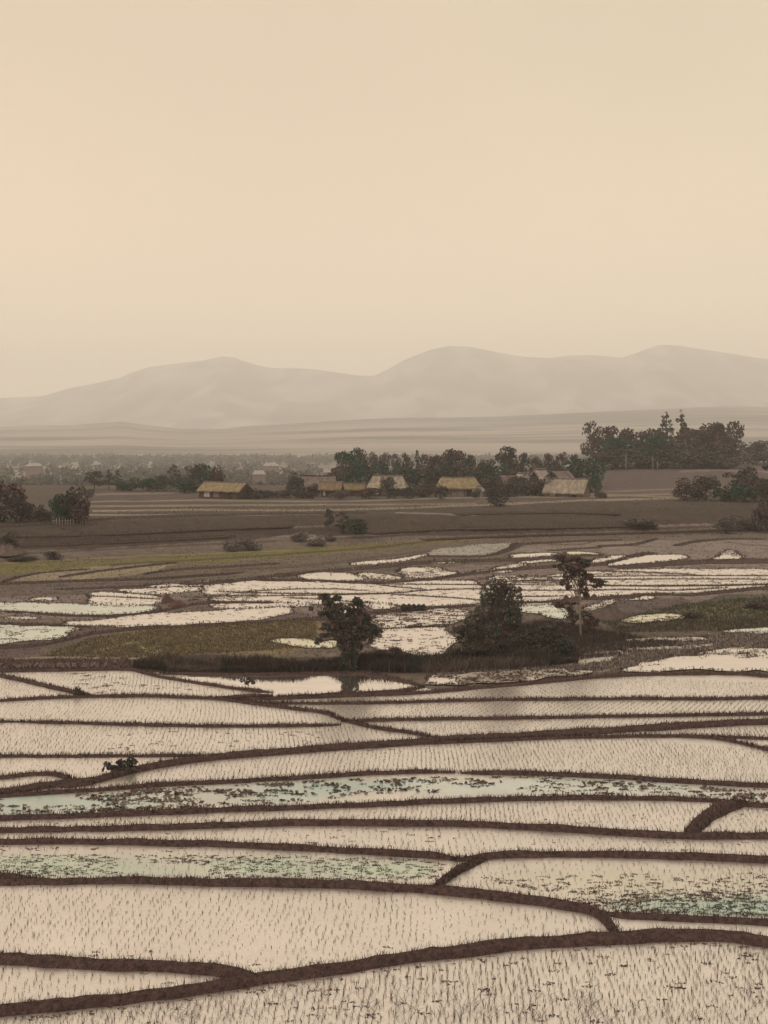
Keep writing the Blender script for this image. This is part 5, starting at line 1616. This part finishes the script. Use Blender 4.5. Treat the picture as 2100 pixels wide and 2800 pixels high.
def house(label, px, d, ridge, wpx, W, wh, rh, rz, roofm, hip=0.0, wallm=None, over=.55, extras=True, cat='house', name='thatched_house', screens=2):
    x = (px - CX) / F * d
    zg = zsurf2(x, d)
    sc = (CAMZ + (HY - ridge) / F * d - zg) / (wh + rh + .3)
    r = empty(name, (x, d, zg), rz)
    r.scale = (sc, sc, sc)
    L = max(1.0, wpx / F * d / sc / abs(math.cos(rz)) - abs(math.tan(rz)) * W * .4 - 2 * over)
    tag(r, label, cat, 'houses of the village')
    wallm = wallm or M_WALLD
    a, b = L / 2, W / 2
    mb = MB()                       # walls with gables
    g = wh + (rh * .92 if hip == 0 else 0)
    base = [(-a, -b), (a, -b), (a, b), (-a, b)]
    mb.prism([(x, y, -.4) for x, y in base], [(x, y, wh) for x, y in base])
    if hip == 0:
        for sx in (-1, 1):
            x0, x1 = sx * a, sx * (a - .15)
            mb.prism([(x0, -b, wh), (x0, b, wh), (x0, 0, g)], [(x1, -b, wh), (x1, b, wh), (x1, 0, g)])
    mb.build('wall', wallm, r)
    mb = MB()                       # thick roof, sagging a little
    o, th_ = over, .28
    hx = a + (o if hip == 0 else o) - hip
    e = rh * o / b
    nseg = 8
    for sy in (-1, 1):
        for k in range(nseg):
            x0, x1 = -1 + 2 * k / nseg, -1 + 2 * (k + 1) / nseg
            def pt(u, top, up):
                sag = -.10 * (1 - u * u)
                wv = .05 * math.sin(u * 9 + px)
                if top: return (u * (a + o - hip), 0.0, wh + rh + sag + up)
                return (u * (a + o), sy * (b + o), wh - e + wv * .5 + up)
            q0, q1, q2, q3 = pt(x0, 0, 0), pt(x1, 0, 0), pt(x1, 1, 0), pt(x0, 1, 0)
            t0, t1, t2, t3 = pt(x0, 0, th_), pt(x1, 0, th_), pt(x1, 1, th_), pt(x0, 1, th_)
            mb.prism([q0, q1, q2, q3], [t0, t1, t2, t3])
    if hip > 0:
        for sx in (-1, 1):
            A, B_, C_ = (sx * (a + o), -(b + o), wh - e), (sx * (a + o), b + o, wh - e), (sx * (a + o - hip), 0, wh + rh)
            mb.prism([A, B_, C_], [(v[0], v[1], v[2] + th_) for v in (A, B_, C_)])
    rf = mb.build('roof', roofm, r)
    mb = MB()
    mb.tube([(-(a + o - hip), 0, wh + rh + th_ * .9), (0, 0, wh + rh + th_ * .9 - .1), (a + o - hip, 0, wh + rh + th_ * .9)], [.2, .18, .2], 6)
    mb.build('ridge', M_TH_G if roofm is not M_TH_G else M_DOOR, rf)
    if extras:
        mb = MB()
        mb.box((a * .55, -b - .03, wh * .42), L * .13, .07, wh * .84)
        d = mb.build('door', M_DOOR, r)
        mb = MB()
        mb.box((a * .55 + L * .045, -b - .08, wh * .42), .05, .04, .3)
        mb.build('handle', M_PALE, d)
        for k in range(screens):
            xx = -a * .6 + k * L * .24
            mb = MB()
            mb.box((xx, -b - .03, wh * .5), L * .15, .06, wh * .62)
            w = mb.build('window', M_SHOJI if k == 0 else M_WALLP, r)
            mb = MB()
            for q in (-1, 0, 1): mb.box((xx + q * L * .072, -b - .08, wh * .5), .06, .05, wh * .62)
            mb.build('lattice', M_DOOR, w)
        for k in range(4):
            mb = MB()
            mb.box((-a + .12 + k * (L - .24) / 3, -b - o * .55, wh * .42), .13, .13, wh * .9)
            mb.build('post', M_WALLP if k == 0 else M_DOOR, r)
    return r


house('long thatched farmhouse with screens and a dark gable, standing apart from the village', 616, 271, 1318, 140, 5.0, 2.1, 1.8, -.6, M_TH_Y)
house('small house with a yellow-orange thatched roof, lowest at the hamlet\'s left', 905, 278, 1317, 66, 3.6, 1.9, 1.3, -.1, M_TH_O, screens=1)
house('dim house with a grey ridge behind the small yellow-orange roof', 868, 296, 1300, 100, 4.5, 1.9, 1.9, .05, M_TH_G)
house('low shed with a dark orange thatched roof between two houses', 968, 283, 1321, 64, 3.2, 1.6, 1.0, -.05, M_TH_O, extras=False, cat='shed')
house('house with a pale thatched roof half hidden by a brown bush', 1060, 284, 1300, 112, 4.8, 1.9, 2.0, -.12, M_TH_P, hip=1.1)
house('house with a long hipped yellow thatched roof', 1252, 282, 1305, 132, 5.4, 2.0, 1.9, -.10, M_TH_Y, hip=1.6, wallm=M_WALLP)
house('tiny pale-gabled hut at the right end of the yellow hipped roof', 1310, 277, 1329, 20, 1.8, 1.1, .7, 1.1, M_TH_W, extras=False, over=.2, cat='hut', wallm=M_WALLP)
house('barn with a steep thatched roof and pale plank gable on the right of the village', 1552, 276, 1308, 116, 4.8, 1.3, 2.6, -.55, M_TH_P, wallm=M_WALLP, screens=1)
house('grey-roofed house showing its gable behind the barn', 1530, 302, 1284, 66, 4.2, 2.0, 1.6, .65, M_TH_G, extras=False)
house('small house with a whitish roof among bushes, lower of two', 1432, 297, 1293, 38, 2.6, 1.8, 1.1, -.3, M_TH_W, extras=False)
house('small house with a whitish tilted roof, upper of two near the barn', 1476, 302, 1282, 36, 2.6, 1.9, 1.2, .5, M_TH_W, extras=False)
house('faint pale-roofed house under the tall dense dark tree', 1388, 298, 1296, 42, 2.6, 1.8, 1.0, .1, M_TH_G, extras=False)


def far_roof(label, px, py, d, L, rz):
    x = (px - CX) / F * d
    zg = float(zsurf(np.array(x), np.array(float(d))))
    r = empty('far_house', (x, d, zg), rz)
    tag(r, label, 'house')
    hgt = max(3.0, CAMZ + (HY - py) / F * d - zg)
    wh = hgt - 2.6
    mb = MB()
    mb.box((0, 0, wh / 2), L, L * .6, wh)
    mb.build('wall', M_WALLP, r)
    mb = MB()
    a, b = L / 2 + .5, L * .3 + .5
    mb.prism([(-a, -b, wh), (a, -b, wh), (a, b, wh), (-a, b, wh)], [(-a * .6, -.1, hgt), (a * .6, -.1, hgt), (a * .6, .1, hgt), (-a * .6, .1, hgt)])
    mb.build('roof', M_FARROOF, r)


M_FARROOF = thatch('far_pale_roof', (168, 154, 140))
far_roof('distant white-roofed house glimmering among hazy woods at left', 93, 1266, 1000, 13, .1)
far_roof('distant pale-roofed house in haze above the gap right of the farmhouse', 741, 1266, 1050, 14, 0)
far_roof('smaller distant white roof in haze just left of the hamlet', 708, 1286, 760, 8, .2)
far_roof('distant tilted white roof in haze left of the green-tinged tree', 897, 1280, 700, 5, -.5)

# ------------------------------------------------------------------ haze, sky, light, camera
mb = MB()
mb.box((0, 5340, 400), 17400, 10800, 870)
hz = mb.build('haze', None or bpy.data.materials.new('haze_air'))
hm = hz.data.materials[0]
hm.use_nodes = True
nt = hm.node_tree
nt.nodes.clear()
out = nt.nodes.new('ShaderNodeOutputMaterial')
pv = nt.nodes.new('ShaderNodeVolumePrincipled')
pv.inputs['Color'].default_value = (0.95, 0.975, 1.0, 1)
pv.inputs['Density'].default_value = 0.00021
pv.inputs['Anisotropy'].default_value = 0.0
nt.links.new(pv.outputs[0], out.inputs['Volume'])
tag(hz, 'pale warm haze filling the valley air', None, None, 'stuff')

SUN_EL, SUN_AZ = math.radians(48), math.radians(215)      # azimuth clockwise from +Y: behind the camera, to the left
w = bpy.data.worlds.new('World')
scene.world = w
w.use_nodes = True
nt = w.node_tree
nt.nodes.clear()
wo = nt.nodes.new('ShaderNodeOutputWorld')
bg = nt.nodes.new('ShaderNodeBackground')
bg.inputs['Strength'].default_value = 0.1
sk = nt.nodes.new('ShaderNodeTexSky')
sk.sky_type = 'NISHITA'
sk.sun_disc = False
sk.sun_elevation = SUN_EL
sk.sun_rotation = SUN_AZ
sk.dust_density = 4.0
hs = nt.nodes.new('ShaderNodeHueSaturation')
hs.inputs['Saturation'].default_value = 0.0
nt.links.new(sk.outputs[0], hs.inputs['Color'])
tint = nt.nodes.new('ShaderNodeMix')
tint.data_type = 'RGBA'
tint.blend_type = 'MULTIPLY'
tint.inputs['Factor'].default_value = 1
tint.inputs['B'].default_value = (1.0, 0.83, 0.62, 1)
nt.links.new(hs.outputs[0], tint.inputs['A'])
veil = nt.nodes.new('ShaderNodeMix')          # thin even overcast over the clear sky
veil.data_type = 'RGBA'
veil.inputs['Factor'].default_value = 0.9
nt.links.new(tint.outputs['Result'], veil.inputs['A'])
tc = nt.nodes.new('ShaderNodeTexCoord')
sep = nt.nodes.new('ShaderNodeSeparateXYZ')
nt.links.new(tc.outputs['Generated'], sep.inputs[0])
ramp = nt.nodes.new('ShaderNodeValToRGB')       # the veil is brighter and warmer towards the horizon
ramp.color_ramp.interpolation = 'EASE'
e = ramp.color_ramp.elements
e[0].position, e[0].color = 0.0, (1.17, 0.895, 0.63, 1)
e[1].position, e[1].color = 0.36, (0.80, 0.645, 0.468, 1)
e2 = e.new(0.95)
e2.color = (1.45, 1.2, 0.9, 1)
nt.links.new(sep.outputs['Z'], ramp.inputs['Fac'])
nz = nt.nodes.new('ShaderNodeTexNoise')         # faint thin and thick places in the overcast
nz.inputs['Scale'].default_value = 3.0
nz.inputs['Detail'].default_value = 3.0
nt.links.new(tc.outputs['Generated'], nz.inputs['Vector'])
nm = nt.nodes.new('ShaderNodeMapRange')
nm.inputs['From Min'].default_value = 0.3
nm.inputs['From Max'].default_value = 0.7
nm.inputs['To Min'].default_value = 10.35
nm.inputs['To Max'].default_value = 10.95
nt.links.new(nz.outputs['Fac'], nm.inputs['Value'])
vs = nt.nodes.new('ShaderNodeVectorMath')
vs.operation = 'SCALE'
nt.links.new(ramp.outputs[0], vs.inputs[0])
nt.links.new(nm.outputs[0], vs.inputs['Scale'])
xr = nt.nodes.new('ShaderNodeMapRange')
xr.inputs['From Min'].default_value = -0.35
xr.inputs['From Max'].default_value = 0.25
nt.links.new(sep.outputs['X'], xr.inputs['Value'])
wm = nt.nodes.new('ShaderNodeMix')
wm.data_type = 'RGBA'
wm.inputs['A'].default_value = (1.01, 0.975, 0.97, 1)
wm.inputs['B'].default_value = (0.985, 1.0, 0.99, 1)
nt.links.new(xr.outputs[0], wm.inputs['Factor'])
wx = nt.nodes.new('ShaderNodeMix')
wx.data_type = 'RGBA'
wx.blend_type = 'MULTIPLY'
wx.inputs['Factor'].default_value = 1
nt.links.new(vs.outputs[0], wx.inputs['A'])
nt.links.new(wm.outputs['Result'], wx.inputs['B'])
nt.links.new(wx.outputs['Result'], veil.inputs['B'])
gt = nt.nodes.new('ShaderNodeMath')
gt.operation = 'LESS_THAN'
gt.inputs[1].default_value = 0.0
nt.links.new(sep.outputs['Z'], gt.inputs[0])
low = nt.nodes.new('ShaderNodeMix')
low.data_type = 'RGBA'
low.inputs['B'].default_value = (1.6, 1.25, 0.95, 1)
nt.links.new(gt.outputs[0], low.inputs['Factor'])
nt.links.new(veil.outputs['Result'], low.inputs['A'])
nt.links.new(low.outputs['Result'], bg.inputs['Color'])
nt.links.new(bg.outputs[0], wo.inputs['Surface'])

sd = bpy.data.lights.new('sun', 'SUN')
sd.energy = 1.5
sd.angle = math.radians(12)
sd.color = (1.0, 0.9, 0.74)
so = bpy.data.objects.new('sun', sd)
COL.objects.link(so)
dirv = Vector((math.sin(SUN_AZ) * math.cos(SUN_EL), math.cos(SUN_AZ) * math.cos(SUN_EL), math.sin(SUN_EL)))
so.rotation_euler = dirv.to_track_quat('Z', 'Y').to_euler()
so.location = (-30, -30, 80)

cd = bpy.data.cameras.new('camera')
cd.sensor_fit = 'HORIZONTAL'
cd.sensor_width = 36
cd.lens = 36 * F / 2100
cd.shift_y = -(1400 - HY) / 2100
cd.clip_start = 0.5
cd.clip_end = 20000
co = bpy.data.objects.new('camera', cd)
COL.objects.link(co)
co.location = (0, 0, CAMZ)
co.rotation_euler = (math.radians(90), 0, 0)
scene.camera = co

scene.view_settings.view_transform = 'Standard'
scene.view_settings.look = 'None'
scene.view_settings.exposure = 0
scene.view_settings.gamma = 1
cy = scene.cycles
cy.use_denoising = True
cy.denoising_input_passes = 'RGB_ALBEDO_NORMAL'
cy.denoising_prefilter = 'ACCURATE'
cy.max_bounces = 10
cy.diffuse_bounces = 2
cy.glossy_bounces = 3
cy.volume_bounces = 8
cy.transparent_max_bounces = 4
cy.sample_clamp_indirect = 4
